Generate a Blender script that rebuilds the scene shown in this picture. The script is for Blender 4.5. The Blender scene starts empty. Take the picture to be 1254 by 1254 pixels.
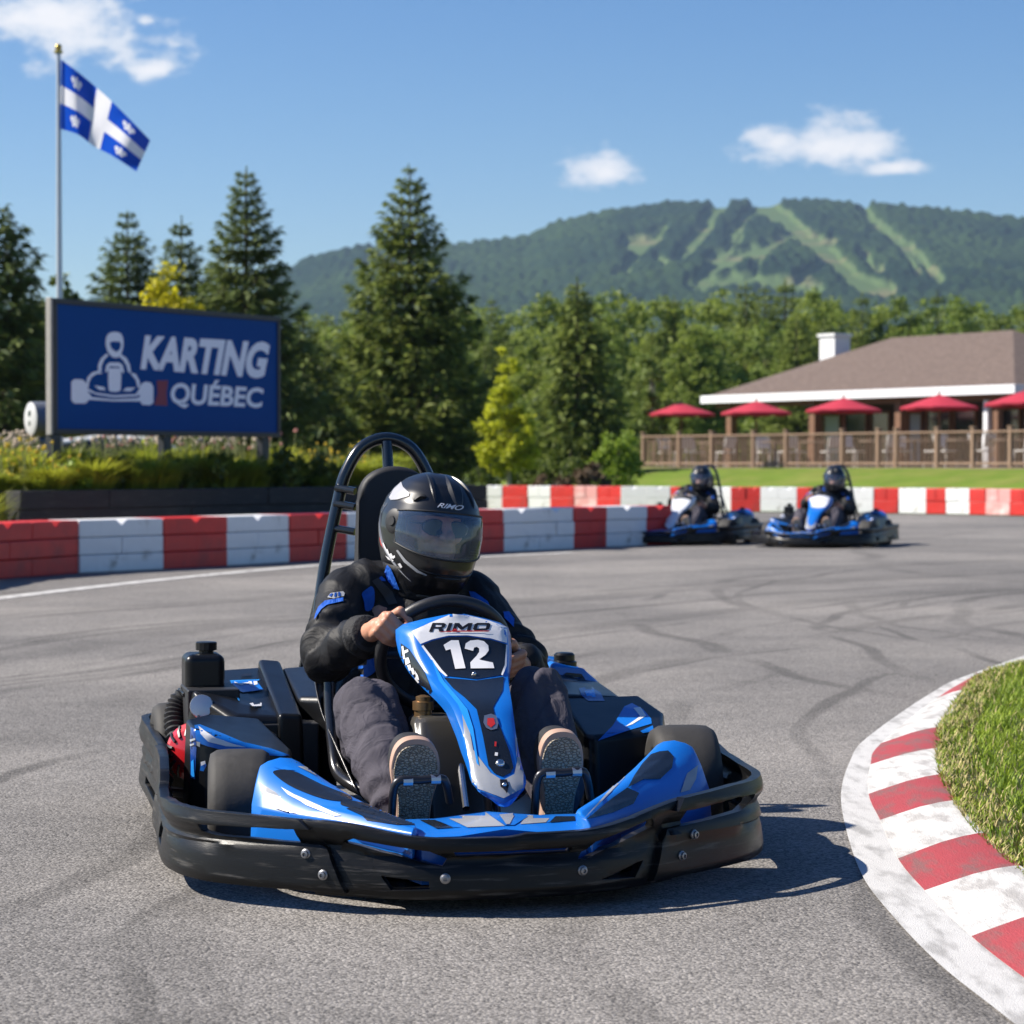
import bpy, bmesh, math, random
from math import sin, cos, pi, radians as RAD, sqrt
from mathutils import Vector as V, Matrix as M, noise as NZ
from mathutils.bvhtree import BVHTree
from mathutils.geometry import tessellate_polygon

SC = bpy.context.scene
COL = SC.collection

# ------------------------------------------------------------------ camera, sky, sun, exposure
CAM_H, FPX, HOR = 0.975, 2961.0, 567.0          # camera height, focal length and horizon row on the 1254 px photograph
PITCH = math.atan((627 - HOR) / FPX)
cd = bpy.data.cameras.new('camera')
cam = bpy.data.objects.new('camera', cd)
COL.objects.link(cam)
cam.location = (0, 0, CAM_H)
cam.rotation_euler = (pi / 2 - PITCH, 0, 0)
cd.sensor_width = 36.0
cd.lens = FPX / 1254 * 36
cd.clip_start, cd.clip_end = 0.1, 30000
cd.dof.use_dof = True
cd.dof.focus_distance = 5.75
cd.dof.aperture_fstop = 7.0
cd.dof.aperture_blades = 9
SC.camera = cam

SUN_AZ, SUN_EL = RAD(-86), RAD(41)              # clockwise from +Y (north = into the picture)
w = bpy.data.worlds.new('World')
SC.world = w
w.use_nodes = True
SKY_STRENGTH = 0.07
sl = bpy.data.lights.new('sun', 'SUN')
sl.energy, sl.angle, sl.color = 5.0, RAD(0.55), (1.0, 0.93, 0.83)
so = bpy.data.objects.new('sun', sl)
COL.objects.link(so)
sd = V((sin(SUN_AZ) * cos(SUN_EL), cos(SUN_AZ) * cos(SUN_EL), sin(SUN_EL)))
so.rotation_euler = sd.to_track_quat('Z', 'Y').to_euler()
so.location = sd * 60
vs = SC.view_settings
vs.view_transform, vs.look, vs.gamma, vs.exposure = 'Standard', 'None', 1.0, 0.88
SC.cycles.max_bounces = 8
SC.cycles.transparent_max_bounces = 12
SC.cycles.volume_bounces = 0
SC.cycles.use_denoising = True
SC.cycles.caustics_reflective = SC.cycles.caustics_refractive = False


class N:
    """small node-tree writer"""
    def __init__(s, tree):
        s.t, s.n, s.l = tree, tree.nodes, tree.links
    def put(s, sock, v):
        if v is None: return
        if hasattr(v, 'is_linked') or hasattr(v, 'links'): s.l.new(v, sock)
        elif hasattr(sock, 'default_value'):
            try: sock.default_value = v
            except Exception: sock.default_value = tuple(v) + (1,)
    def node(s, typ, ins=None, **kw):
        n = s.n.new(typ)
        for k, v in kw.items(): setattr(n, k, v)
        for k, v in (ins or {}).items(): s.put(n.inputs[k], v)
        return n
    def math(s, op, a, b=None, c=None, clamp=False):
        n = s.node('ShaderNodeMath', {0: a, 1: b, 2: c}, operation=op, use_clamp=clamp)
        return n.outputs[0]
    def vmath(s, op, a, b=None):
        n = s.node('ShaderNodeVectorMath', operation=op)
        s.put(n.inputs[0], a)
        if op == 'SCALE': s.put(n.inputs[3], b)
        elif b is not None: s.put(n.inputs[1], b)
        return n.outputs['Value'] if op in ('LENGTH', 'DISTANCE', 'DOT_PRODUCT') else n.outputs[0]
    def noise(s, vec, scale, detail=3, rough=0.55, out='Fac', dist=0.0):
        n = s.node('ShaderNodeTexNoise', {'Vector': vec, 'Scale': scale, 'Detail': detail, 'Roughness': rough, 'Distortion': dist})
        return n.outputs[0 if out == 'Fac' else 1]
    def ramp(s, fac, stops, interp='LINEAR'):
        n = s.node('ShaderNodeValToRGB')
        cr = n.color_ramp; cr.interpolation = interp
        while len(cr.elements) < len(stops): cr.elements.new(0.5)
        for e, (p, c) in zip(cr.elements, stops):
            e.position = p
            e.color = (c, c, c, 1) if isinstance(c, (int, float)) else tuple(c) + (1,)
        s.put(n.inputs[0], fac)
        return n.outputs[0]
    def mix(s, fac, a, b, mode='MIX'):
        n = s.node('ShaderNodeMix', data_type='RGBA', blend_type=mode)
        s.put(n.inputs[0], fac)
        s.put(n.inputs[6], a if not isinstance(a, tuple) or len(a) == 4 else a + (1,))
        s.put(n.inputs[7], b if not isinstance(b, tuple) or len(b) == 4 else b + (1,))
        return n.outputs[2]
    def step(s, x, a, b):
        n = s.node('ShaderNodeMapRange', {0: x, 1: a, 2: b, 3: 0.0, 4: 1.0}, interpolation_type='SMOOTHSTEP')
        return n.outputs[0]


def build_world():
    g = N(w.node_tree)
    bg, out = g.n['Background'], g.n['World Output']
    sky = g.node('ShaderNodeTexSky', sky_type='NISHITA', sun_disc=False)
    sky.sun_elevation, sky.sun_rotation = SUN_EL, SUN_AZ
    sky.altitude, sky.air_density, sky.dust_density, sky.ozone_density = 200, 1.0, 0.35, 3.2
    d = g.node('ShaderNodeTexCoord').outputs['Generated']
    sx = g.node('ShaderNodeSeparateXYZ', {0: d})
    az = g.math('ARCTAN2', sx.outputs[0], sx.outputs[1])
    el = g.math('ARCSINE', sx.outputs[2])
    pv = g.node('ShaderNodeCombineXYZ', {0: g.math('MULTIPLY', az, 1.0), 1: g.math('MULTIPLY', el, 1.7), 2: 0.3}).outputs[0]
    n1 = g.noise(pv, 34, 7, 0.6)
    n2 = g.noise(pv, 90, 5, 0.6)
    wob = g.math('ADD', g.math('MULTIPLY', g.math('SUBTRACT', n1, 0.5), 2.6), g.math('MULTIPLY', g.math('SUBTRACT', n2, 0.5), 1.0))
    tot = None
    # clouds: azimuth, elevation, half sizes in photo pixels
    for x, y, rx, ry in ((30, 38, 165, 60), (122, 62, 108, 54), (190, 92, 66, 25), (-120, 30, 130, 50), (178, 34, 16, 11), (742, 214, 62, 28),
                         (1003, 186, 128, 40), (1062, 188, 70, 38), (1098, 211, 52, 18), (955, 178, 70, 30), (1700, 60, 180, 50), (-700, 130, 200, 60), (2600, -300, 300, 120), (-1500, -200, 300, 110)):
        a0, e0 = math.atan((x - 627) / FPX), math.atan((HOR - y) / FPX)
        qx = g.math('DIVIDE', g.math('SUBTRACT', az, a0), rx / FPX)
        qy = g.math('DIVIDE', g.math('SUBTRACT', el, e0), ry / FPX)
        # flatter underside
        qy = g.math('MULTIPLY', qy, g.math('ADD', 1.0, g.math('MULTIPLY', g.math('LESS_THAN', qy, 0.0), 0.35)))
        r = g.math('SQRT', g.math('ADD', g.math('MULTIPLY', qx, qx), g.math('MULTIPLY', qy, qy)))
        dn = g.math('SUBTRACT', 1.0, r)
        tot = dn if tot is None else g.math('MAXIMUM', tot, dn)
    val = g.math('ADD', tot, wob)
    mask = g.step(val, 0.02, 0.62)
    body = g.step(val, 0.25, 1.15)
    ccol = g.mix(body, (5.4, 6.0, 6.9), (8.2, 8.0, 8.0))
    hs = g.node('ShaderNodeHueSaturation', {'Hue': 0.510, 'Saturation': 1.30, 'Value': 0.97, 'Color': sky.outputs[0]})
    col = g.mix(g.math('MULTIPLY', mask, 0.9), hs.outputs[0], ccol)
    g.put(bg.inputs[0], col)
    bg.inputs[1].default_value = SKY_STRENGTH
build_world()

# ------------------------------------------------------------------ photograph <-> place
KX, KY, KT = -0.10, 5.85, 0.2325                 # the front kart's origin (under its front axle) and heading
def ray(px, py):
    a, b = (px - 627) / FPX, -(py - 627) / FPX
    return V((a, cos(PITCH) + b * sin(PITCH), -sin(PITCH) + b * cos(PITCH)))
def at(px, py, Y): d = ray(px, py); return V((0, 0, CAM_H)) + d * (Y / d.y)          # point at depth Y
def gnd(px, py, z=0.0): d = ray(px, py); return V((0, 0, CAM_H)) + d * ((z - CAM_H) / d.z)
def topx(p): return V((627 + FPX * p.x / p.y, HOR - FPX * (p.z - CAM_H) / p.y))
def kl(p):                                       # world -> kart
    x, y = p.x - KX, p.y - KY
    return V((x * cos(KT) + y * sin(KT), -x * sin(KT) + y * cos(KT), p.z))
KO = kl(V((0, 0, CAM_H)))
def kdir(px, py): return kl(ray(px, py) + V((KX, KY, 0)))
def K(px, py, ax, val):                          # photo point -> kart coordinates on the plane ax = val
    i = 'uvz'.index(ax); d = kdir(px, py)
    return KO + d * ((val - KO[i]) / d[i])

# ------------------------------------------------------------------ materials
MATS = {}
def pmat(name, col, rough=0.5, metal=0.0, var=0.0, vscale=8.0, bump=0.0, bscale=60.0, coat=0.0, spec=0.5, col2=None, stretch=None, c2lo=0.45, c2hi=0.6, rvar=0.0, trans=0.0, bdist=0.02, detail=4):
    """principled material: base colour with noise variation (var), optional second colour in patches, noise bump"""
    m = bpy.data.materials.new(name); m.use_nodes = True
    g = N(m.node_tree); b = g.n['Principled BSDF']
    tc = g.node('ShaderNodeTexCoord').outputs['Object']
    vec = tc
    if stretch: vec = g.vmath('MULTIPLY', tc, stretch)
    c = tuple(col)
    if col2 is not None:
        f = g.step(g.noise(vec, vscale, detail, 0.62), c2lo, c2hi)
        c = g.mix(f, tuple(col), tuple(col2))
    if var:
        f = g.noise(tc, vscale * 1.7, 4, 0.6)
        k = g.math('ADD', 1.0 - var, g.math('MULTIPLY', f, 2 * var))
        c = g.mix(1.0, c, g.node('ShaderNodeCombineXYZ', {0: k, 1: k, 2: k}).outputs[0], 'MULTIPLY')
    g.put(b.inputs['Base Color'], c if not isinstance(c, tuple) else c + (1,))
    if rvar: g.put(b.inputs['Roughness'], g.math('ADD', rough - rvar, g.math('MULTIPLY', g.noise(vec, vscale * 2, 5, 0.65), 2 * rvar), clamp=True))
    else: b.inputs['Roughness'].default_value = rough
    b.inputs['Metallic'].default_value = metal
    b.inputs['Specular IOR Level'].default_value = spec
    b.inputs['Coat Weight'].default_value = coat
    b.inputs['Coat Roughness'].default_value = 0.06
    if trans: b.inputs['Transmission Weight'].default_value = trans
    if bump:
        bn = g.node('ShaderNodeBump', {'Strength': bump, 'Distance': bdist, 'Height': g.noise(vec, bscale, 5, 0.6)})
        g.put(b.inputs['Normal'], bn.outputs[0])
    MATS[name] = m
    return m

def leafmat(name, dark, light, tint=None, scale=0.9, trans=0.3, rough=0.5):
    m = bpy.data.materials.new(name); m.use_nodes = True
    g = N(m.node_tree); b = g.n['Principled BSDF']; out = g.n['Material Output']
    geo = g.node('ShaderNodeNewGeometry'); oi = g.node('ShaderNodeObjectInfo')
    tc = g.node('ShaderNodeTexCoord').outputs['Object']
    f = g.math('ADD', g.math('MULTIPLY', g.noise(tc, scale, 3, 0.6), 0.6), g.math('MULTIPLY', geo.outputs['Random Per Island'], 0.4))
    c = g.mix(g.step(f, 0.28, 0.72), dark, light)
    if tint: c = g.mix(g.math('MULTIPLY', oi.outputs['Random'], 0.7), c, tint)
    g.put(b.inputs['Base Color'], c); b.inputs['Roughness'].default_value = rough
    b.inputs['Specular IOR Level'].default_value = 0.3
    tr = g.node('ShaderNodeBsdfTranslucent', {'Color': c})
    mx = g.node('ShaderNodeMixShader', {0: trans, 1: b.outputs[0], 2: tr.outputs[0]})
    g.put(out.inputs[0], mx.outputs[0])
    MATS[name] = m
    return m

# ------------------------------------------------------------------ mesh helpers
def spline(pts, n=6, closed=False):
    pts = [V(p) for p in pts]; out = []; L = len(pts)
    for i in range(L if closed else L - 1):
        if closed: a, b, c, d = pts[i - 1], pts[i], pts[(i + 1) % L], pts[(i + 2) % L]
        else: a, b, c, d = pts[max(i - 1, 0)], pts[i], pts[i + 1], pts[min(i + 2, L - 1)]
        for k in range(n):
            t = k / n
            out.append(0.5 * ((2 * b) + (c - a) * t + (2 * a - 5 * b + 4 * c - d) * t * t + (3 * b - a - 3 * c + d) * t ** 3))
    if not closed: out.append(pts[-1].copy())
    return out

class MB:
    def __init__(s): s.v, s.f, s.m = [], [], []
    def add(s, vs, fs, mi=0):
        o = len(s.v); s.v += [V(p) for p in vs]
        for f in fs: s.f.append([i + o for i in f]); s.m.append(mi)
        return s
    def box(s, c, d, R=None, mi=0, taper=None):
        c = V(c); R = R or M.Identity(3); vs = []
        for z in (-1, 1):
            k = taper if (taper and z > 0) else (1, 1)
            for x, y in ((-1, -1), (1, -1), (1, 1), (-1, 1)): vs.append(c + R @ V((x * d[0] / 2 * k[0], y * d[1] / 2 * k[1], z * d[2] / 2)))
        return s.add(vs, [(3, 2, 1, 0), (4, 5, 6, 7), (0, 1, 5, 4), (1, 2, 6, 5), (2, 3, 7, 6), (3, 0, 4, 7)], mi)
    def prism(s, poly, lo, hi, mi=0):
        """polygon of 3-d points extruded from poly+lo to poly+hi"""
        n = len(poly); a = [V(p) + V(lo) for p in poly]; b = [V(p) + V(hi) for p in poly]
        return s.add(a + b, [list(range(n))[::-1], list(range(n, 2 * n))] + [(i, (i + 1) % n, n + (i + 1) % n, n + i) for i in range(n)], mi)
    def tube(s, pts, r, n=10, closed=False, mi=0, flat=1.0):
        pts = [V(p) for p in pts]; L = len(pts); R = r if isinstance(r, (list, tuple)) else [r] * L
        T = []
        for i in range(L):
            a = pts[i - 1] if (closed or i) else pts[0]; b = pts[(i + 1) % L] if (closed or i < L - 1) else pts[-1]
            T.append((b - a).normalized())
        u = T[0].orthogonal().normalized(); vs, fs = [], []
        for i in range(L):
            u = (u - T[i] * u.dot(T[i]))
            u = u.normalized() if u.length > 1e-6 else T[i].orthogonal().normalized()
            q = T[i].cross(u)
            for k in range(n): vs.append(pts[i] + (u * cos(2 * pi * k / n) + q * sin(2 * pi * k / n) * flat) * R[i])
        for i in range(L if closed else L - 1):
            j = (i + 1) % L
            for k in range(n): fs.append((i * n + k, i * n + (k + 1) % n, j * n + (k + 1) % n, j * n + k))
        if not closed: fs += [list(range(n))[::-1], list(range((L - 1) * n, L * n))]
        return s.add(vs, fs, mi)
    def lathe(s, prof, o=(0, 0, 0), ax=(0, 0, 1), n=24, mi=0, closed=False):
        o, ax = V(o), V(ax).normalized(); u = ax.orthogonal().normalized(); q = ax.cross(u); vs, fs = [], []
        for r, h in prof:
            for k in range(n): vs.append(o + ax * h + (u * cos(2 * pi * k / n) + q * sin(2 * pi * k / n)) * max(r, 1e-5))
        L = len(prof)
        for i in range(L if closed else L - 1):
            j = (i + 1) % L
            for k in range(n): fs.append((i * n + k, i * n + (k + 1) % n, j * n + (k + 1) % n, j * n + k))
        if not closed: fs += [list(range(n))[::-1], list(range((L - 1) * n, L * n))]
        return s.add(vs, fs, mi)
    def loft(s, rings, caps=True, closed=True, mi=0):
        n = len(rings[0]); vs = [p for r in rings for p in r]; fs = []
        for i in range(len(rings) - 1):
            for k in range(n if closed else n - 1): fs.append((i * n + k, i * n + (k + 1) % n, (i + 1) * n + (k + 1) % n, (i + 1) * n + k))
        if caps: fs += [list(range(n))[::-1], list(range((len(rings) - 1) * n, len(rings) * n))]
        return s.add(vs, fs, mi)
    def ell(s, c, r, nu=16, nv=10, R=None, mi=0):
        c = V(c); R = R or M.Identity(3); r = (r,) * 3 if isinstance(r, (int, float)) else r; vs = [c + R @ V((0, 0, -r[2]))]; fs = []
        for j in range(1, nv):
            a = -pi / 2 + pi * j / nv
            for k in range(nu): vs.append(c + R @ V((r[0] * cos(a) * cos(2 * pi * k / nu), r[1] * cos(a) * sin(2 * pi * k / nu), r[2] * sin(a))))
        vs.append(c + R @ V((0, 0, r[2]))); t = len(vs) - 1
        for k in range(nu):
            fs.append((0, 1 + (k + 1) % nu, 1 + k)); fs.append((t, t - nu + k, t - nu + (k + 1) % nu))
            for j in range(nv - 2): fs.append((1 + j * nu + k, 1 + j * nu + (k + 1) % nu, 1 + (j + 1) * nu + (k + 1) % nu, 1 + (j + 1) * nu + k))
        return s.add(vs, fs, mi)
    def cap(s, a, ra, b, rb, n=14):
        """tapered capsule"""
        a, b = V(a), V(b); d = (b - a); L = d.length; d.normalize(); prof = []
        for i in range(6): t = pi / 2 * (1 - i / 5); prof.append((ra * cos(t), -ra * sin(t)))
        for i in range(6): t = pi / 2 * i / 5; prof.append((rb * cos(t), L + rb * sin(t)))
        return s.lathe(prof, a, d, n)
    def mesh(s, name):
        me = bpy.data.meshes.new(name); me.from_pydata([tuple(p) for p in s.v], [], s.f)
        me.polygons.foreach_set('material_index', s.m); me.update()
        return me
    def build(s, name, mats, parent=None, ang=35, bevel=0, seg=2, sub=0, fix=True):
        me = s.mesh(name)
        if fix:
            bm = bmesh.new(); bm.from_mesh(me); bmesh.ops.recalc_face_normals(bm, faces=bm.faces); bm.to_mesh(me); bm.free()
        return link(name, me, mats, parent, ang, bevel, seg, sub)

def link(name, me, mats, parent=None, ang=35, bevel=0, seg=2, sub=0):
    for m in (mats if isinstance(mats, (list, tuple)) else [mats]): me.materials.append(MATS[m] if isinstance(m, str) else m)
    o = bpy.data.objects.new(name, me); COL.objects.link(o)
    if parent: o.parent = parent
    if ang is not None:
        me.polygons.foreach_set('use_smooth', [True] * len(me.polygons))
        if ang < 180 and not bevel: me.set_sharp_from_angle(angle=RAD(ang))
    if bevel:
        b = o.modifiers.new('bevel', 'BEVEL'); b.width, b.segments, b.limit_method, b.angle_limit, b.harden_normals = bevel, seg, 'ANGLE', RAD(30), True
    if sub:
        b = o.modifiers.new('sub', 'SUBSURF'); b.levels = b.render_levels = sub
    return o

def bake(o):
    """apply an object's modifiers"""
    dg = bpy.context.evaluated_depsgraph_get(); dg.update()
    me = bpy.data.meshes.new_from_object(o.evaluated_get(dg)); old = o.data
    o.modifiers.clear(); o.data = me; me.name = old.name
    bpy.data.meshes.remove(old)
    return o

def empty(name, loc=(0, 0, 0), rz=0.0):
    o = bpy.data.objects.new(name, None); COL.objects.link(o); o.location = loc; o.rotation_euler = (0, 0, rz); o.empty_display_size = 0.2
    return o
def tag(o, label=None, cat=None, group=None, kind=None):
    for k, v in (('label', label), ('category', cat), ('group', group), ('kind', kind)):
        if v: o[k] = v
    return o
KIDS = {}
def copy_tree(o, parent=None, skip=()):
    c = o.copy(); COL.objects.link(c)
    if parent: c.parent = parent
    for ch in list(o.children):
        if ch.name.split('.')[0] not in skip: copy_tree(ch, c, skip)
    return c

def organic(prims, name, mats, parent, voxel, smooth=6, fac=0.5, disp=None, ang=180):
    """union of closed primitives grown into one smooth skin"""
    o = prims.build(name, mats, parent, ang, fix=False)
    r = o.modifiers.new('r', 'REMESH'); r.mode, r.voxel_size, r.use_smooth_shade = 'VOXEL', voxel, True
    if smooth:
        q = o.modifiers.new('s', 'SMOOTH'); q.iterations, q.factor = smooth, fac
    bake(o)
    if disp:
        me = o.data; ns = [v.normal.copy() for v in me.vertices]
        for v, nn in zip(me.vertices, ns): v.co += nn * disp(v.co.copy(), nn)
        me.update()
    o.data.polygons.foreach_set('use_smooth', [True] * len(o.data.polygons))
    return o

# ------------------------------------------------------------------ flat graphics laid on a surface
def flat2d(loops, step):
    """triangulated, finely cut flat shape (loops after the first that lie inside it are holes)"""
    bm = bmesh.new(); L = [[V((p[0], p[1], 0)) for p in lp] for lp in loops]; flat = [p for lp in L for p in lp]
    vs = [bm.verts.new(p) for p in flat]
    for t in tessellate_polygon(L):
        try: bm.faces.new([vs[i] for i in t])
        except ValueError: pass
    return cut2d(bm, step)
def cut2d(bm, step):
    sx, sy = step if isinstance(step, tuple) else (step, step)
    for ax, st in ((0, sx), (1, sy)):
        if not st: continue
        lo = min(v.co[ax] for v in bm.verts); hi = max(v.co[ax] for v in bm.verts); n = int((hi - lo) / st)
        for i in range(1, n + 1):
            p = V((0, 0, 0)); p[ax] = lo + (hi - lo) * i / (n + 1); q = V((0, 0, 0)); q[ax] = 1
            bmesh.ops.bisect_plane(bm, geom=bm.verts[:] + bm.edges[:] + bm.faces[:], plane_co=p, plane_no=q, dist=1e-6)
    bmesh.ops.remove_doubles(bm, verts=bm.verts, dist=1e-5)
    return bm
def text2d(body, offset=0.0, shear=0.0, step=0.2, space=1.0):
    c = bpy.data.curves.new('text', 'FONT'); c.body, c.offset, c.shear, c.space_character, c.fill_mode, c.resolution_u = body, offset, shear, space, 'FRONT', 4
    o = bpy.data.objects.new('text', c); COL.objects.link(o)
    dg = bpy.context.evaluated_depsgraph_get(); dg.update()
    me = bpy.data.meshes.new_from_object(o.evaluated_get(dg)); bm = bmesh.new(); bm.from_mesh(me)
    bpy.data.objects.remove(o); bpy.data.curves.remove(c); bpy.data.meshes.remove(me)
    xs = [v.co.x for v in bm.verts]; ys = [v.co.y for v in bm.verts]; x0, x1, y0, y1 = min(xs), max(xs), min(ys), max(ys)
    for v in bm.verts: v.co = V(((v.co.x - x0) / (x1 - x0), (v.co.y - y0) / (y1 - y0), 0))
    bmesh.ops.remove_doubles(bm, verts=bm.verts, dist=1e-5)
    return cut2d(bm, step)
def block_letters(step):
    """wide heavy capitals R I M O in a unit box"""
    L = [(0, [[(0, 0), (0, 1), (.82, 1), (1, .86), (1, .52), (.86, .40), (1.02, 0), (.72, 0), (.58, .36), (.26, .36), (.26, 0)], [(.26, .56), (.26, .80), (.70, .80), (.74, .74), (.74, .62), (.70, .56)]]), (1.18, [[(0, 0), (0, 1), (.27, 1), (.27, 0)]]),
         (1.60, [[(0, 0), (0, 1), (.32, 1), (.65, .52), (.98, 1), (1.30, 1), (1.30, 0), (1.04, 0), (1.04, .60), (.74, .17), (.56, .17), (.26, .60), (.26, 0)]]), (3.05, [[(.16, 0), (0, .16), (0, .84), (.16, 1), (1.0, 1), (1.16, .84), (1.16, .16), (1.0, 0)], [(.27, .25), (.27, .75), (.89, .75), (.89, .25)]])]
    out = bmesh.new(); W = 4.21
    for dx, loops in L:
        b = flat2d([[((x + dx) / W, y) for x, y in lp] for lp in loops], step); mp = {v: out.verts.new(v.co) for v in b.verts}
        for f in b.faces: out.faces.new([mp[v] for v in f.verts])
        b.free()
    return out
def quadmap(bm, q):
    """unit square -> quad (bottom-left, bottom-right, top-right, top-left)"""
    a, b, c, d = [V(p) for p in q]
    for v in bm.verts:
        x, y = v.co.x, v.co.y; p = (a * (1 - x) + b * x) * (1 - y) + (d * (1 - x) + c * x) * y
        v.co = V((p.x, p.y, 0))
    return bm
def bvh_of(*objs):
    vs, fs = [], []
    for o in objs:
        k = len(vs); vs += [v.co.copy() for v in o.data.vertices]; fs += [[i + k for i in p.vertices] for p in o.data.polygons]
    return BVHTree.FromPolygons(vs, fs)
def lay(bm, bvh, name, mats, parent, off=0.0012, maxd=None, single=False):
    """drop a flat graphic, drawn over the photograph, onto the kart surface it belongs to"""
    bad = []
    for v in bm.verts:
        d = kdir(v.co.x, v.co.y).normalized(); h = bvh.ray_cast(KO, d)
        if h[0] is None: bad.append(v); continue
        n = h[1]
        if n.dot(d) > 0: n = -n
        v.co = h[0] + n * off - d * off * 0.5
    bmesh.ops.delete(bm, geom=bad, context='VERTS')
    # drop faces that jump between surfaces
    lim = maxd or 0.05
    bmesh.ops.delete(bm, geom=[f for f in bm.faces if any(e.calc_length() > lim for e in f.edges)], context='FACES')
    if single:                                   # keep the main patch only
        todo = set(bm.faces); best, ba = None, 0
        while todo:
            st = [todo.pop()]; isl = set(st)
            while st:
                for e in st.pop().edges:
                    for f in e.link_faces:
                        if f in todo: todo.discard(f); isl.add(f); st.append(f)
            ar = sum(f.calc_area() for f in isl)
            if ar > ba: best, ba = isl, ar
        if best: bmesh.ops.delete(bm, geom=[f for f in bm.faces if f not in best], context='FACES')
    for f in bm.faces:
        f.normal_update()
        if f.normal.dot(KO - f.calc_center_median()) < 0: f.normal_flip()
    me = bpy.data.meshes.new(name); bm.to_mesh(me); bm.free()
    return link(name, me, mats, parent, 180)
def decal(loops, bvh, name, mats, parent, step=4, off=0.0012, maxd=None):
    if len(loops) and isinstance(loops[0][0], (int, float)): loops = [loops]
    return lay(flat2d(loops, step), bvh, name, mats, parent, off, maxd, True)
def smooth2(pts, n=4):
    return [(p.x, p.y) for p in spline([(a, b, 0) for a, b in pts], n, True)]
# ------------------------------------------------------------------ the setting
def asphalt_mat():
    m = bpy.data.materials.new('asphalt'); m.use_nodes = True; MATS['asphalt'] = m
    g = N(m.node_tree); b = g.n['Principled BSDF']
    p = g.node('ShaderNodeTexCoord').outputs['Object']
    s = g.node('ShaderNodeSeparateXYZ', {0: p})
    big = g.noise(p, 0.35, 4, 0.55); mid = g.noise(p, 3.0, 4, 0.6); fine = g.noise(p, 95, 3, 0.7)
    vo = g.node('ShaderNodeTexVoronoi', {'Vector': p, 'Scale': 150.0}); cell = g.node('ShaderNodeSeparateColor', {0: vo.outputs['Color']}).outputs[0]
    k = g.math('ADD', g.math('MULTIPLY', g.math('SUBTRACT', big, 0.5), 0.70), g.math('MULTIPLY', g.math('SUBTRACT', mid, 0.5), 0.40))
    k = g.math('ADD', k, g.math('MULTIPLY', g.math('SUBTRACT', g.noise(p, 18, 4, 0.65), 0.5), 0.45))
    k = g.math('ADD', k, g.math('MULTIPLY', g.math('SUBTRACT', fine, 0.5), 1.5))
    k = g.math('ADD', k, g.math('MULTIPLY', g.math('SUBTRACT', cell, 0.5), 0.95))
    k = g.math('ADD', 1.0, k)
    # rubber laid down by tyres: arcs round the bend
    wob = g.math('MULTIPLY', g.math('SUBTRACT', g.noise(p, 0.22, 2, 0.5), 0.5), 1.6)
    rub = None
    for cx, cy, r, wd, st, sd_ in ((16.3, 5.2, 16.15, .10, .5, 1), (16.3, 5.2, 16.9, .16, .7, 2), (16.4, 5.6, 17.35, .09, .6, 3), (16.3, 5.2, 18.3, .3, .55, 4), (15.5, 6, 18.0, .12, .8, 5), (17.5, 4, 20.8, .10, .7, 6),
                                   (16.3, 5.2, 20.1, .35, .5, 7), (14.0, 8, 18.4, .13, .7, 8), (18.5, 2, 23.8, .12, .65, 9), (12.0, 10.5, 17.6, .16, .6, 10), (13.0, 15.0, 12.3, .10, .75, 11), (11.0, 17.5, 9.4, .12, .7, 12), (9.5, 14.5, 6.6, .14, .75, 13), (9.0, 13.0, 7.3, .09, .8, 14), (20, 24, 16.5, .2, .6, 15), (7.5, 15.5, 5.2, .10, .6, 16), (-9.0, 9.0, 6.2, .09, .55, 17), (16.5, 5.4, 15.75, .07, .8, 18), (15.9, 5.0, 16.55, .05, .9, 19), (16.1, 5.5, 17.7, .06, .9, 20), (16.3, 5.0, 19.2, .07, .9, 21), (14.5, 7.5, 17.1, .06, .9, 22), (15.2, 6.5, 20.4, .08, .8, 23), (10.5, 13.5, 8.3, .06, .9, 24), (17.2, 3.6, 22.1, .07, .9, 25), (12.5, 16.5, 10.8, .07, .9, 26), (16.9, 4.6, 21.3, .06, .9, 27)):
        d = g.vmath('DISTANCE', g.node('ShaderNodeCombineXYZ', {0: s.outputs[0], 1: s.outputs[1], 2: 0.0}).outputs[0], (cx, cy, 0))
        e = g.math('ABSOLUTE', g.math('SUBTRACT', g.math('ADD', d, wob), r))
        f = g.math('SUBTRACT', 1.0, g.step(e, wd * 0.25, wd * 0.75))
        brk = g.step(g.noise(g.vmath('ADD', p, (sd_ * 7.3, sd_ * 3.1, 0)), 0.45, 3, 0.6), 0.37, 0.58)
        f = g.math('MULTIPLY', g.math('MULTIPLY', f, brk), st)
        rub = f if rub is None else g.math('MAXIMUM', rub, f)
    rub = g.math('MULTIPLY', rub, g.math('ADD', 0.45, g.math('MULTIPLY', g.noise(p, 30, 4, 0.7), 0.8)))
    k = g.math('MULTIPLY', k, g.math('SUBTRACT', 1.0, g.math('MULTIPLY', rub, 0.54)))
    c = g.mix(1.0, g.mix(g.step(big, 0.35, 0.7), (0.172, 0.162, 0.152), (0.215, 0.200, 0.183)), g.node('ShaderNodeCombineXYZ', {0: k, 1: k, 2: k}).outputs[0], 'MULTIPLY')
    g.put(b.inputs['Base Color'], c)
    b.inputs['Roughness'].default_value = 0.86; b.inputs['Specular IOR Level'].default_value = 0.25
    h = g.math('ADD', g.math('MULTIPLY', fine, 0.6), g.math('MULTIPLY', vo.outputs['Distance'], -0.6))
    bn = g.node('ShaderNodeBump', {'Strength': 0.75, 'Distance': 0.006, 'Height': h})
    g.put(b.inputs['Normal'], bn.outputs[0])
asphalt_mat()
pmat('field_grass', (0.060, 0.100, 0.018), 0.9, var=0.35, vscale=1.2, bump=0.6, bscale=8, col2=(0.105, 0.125, 0.03))
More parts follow.
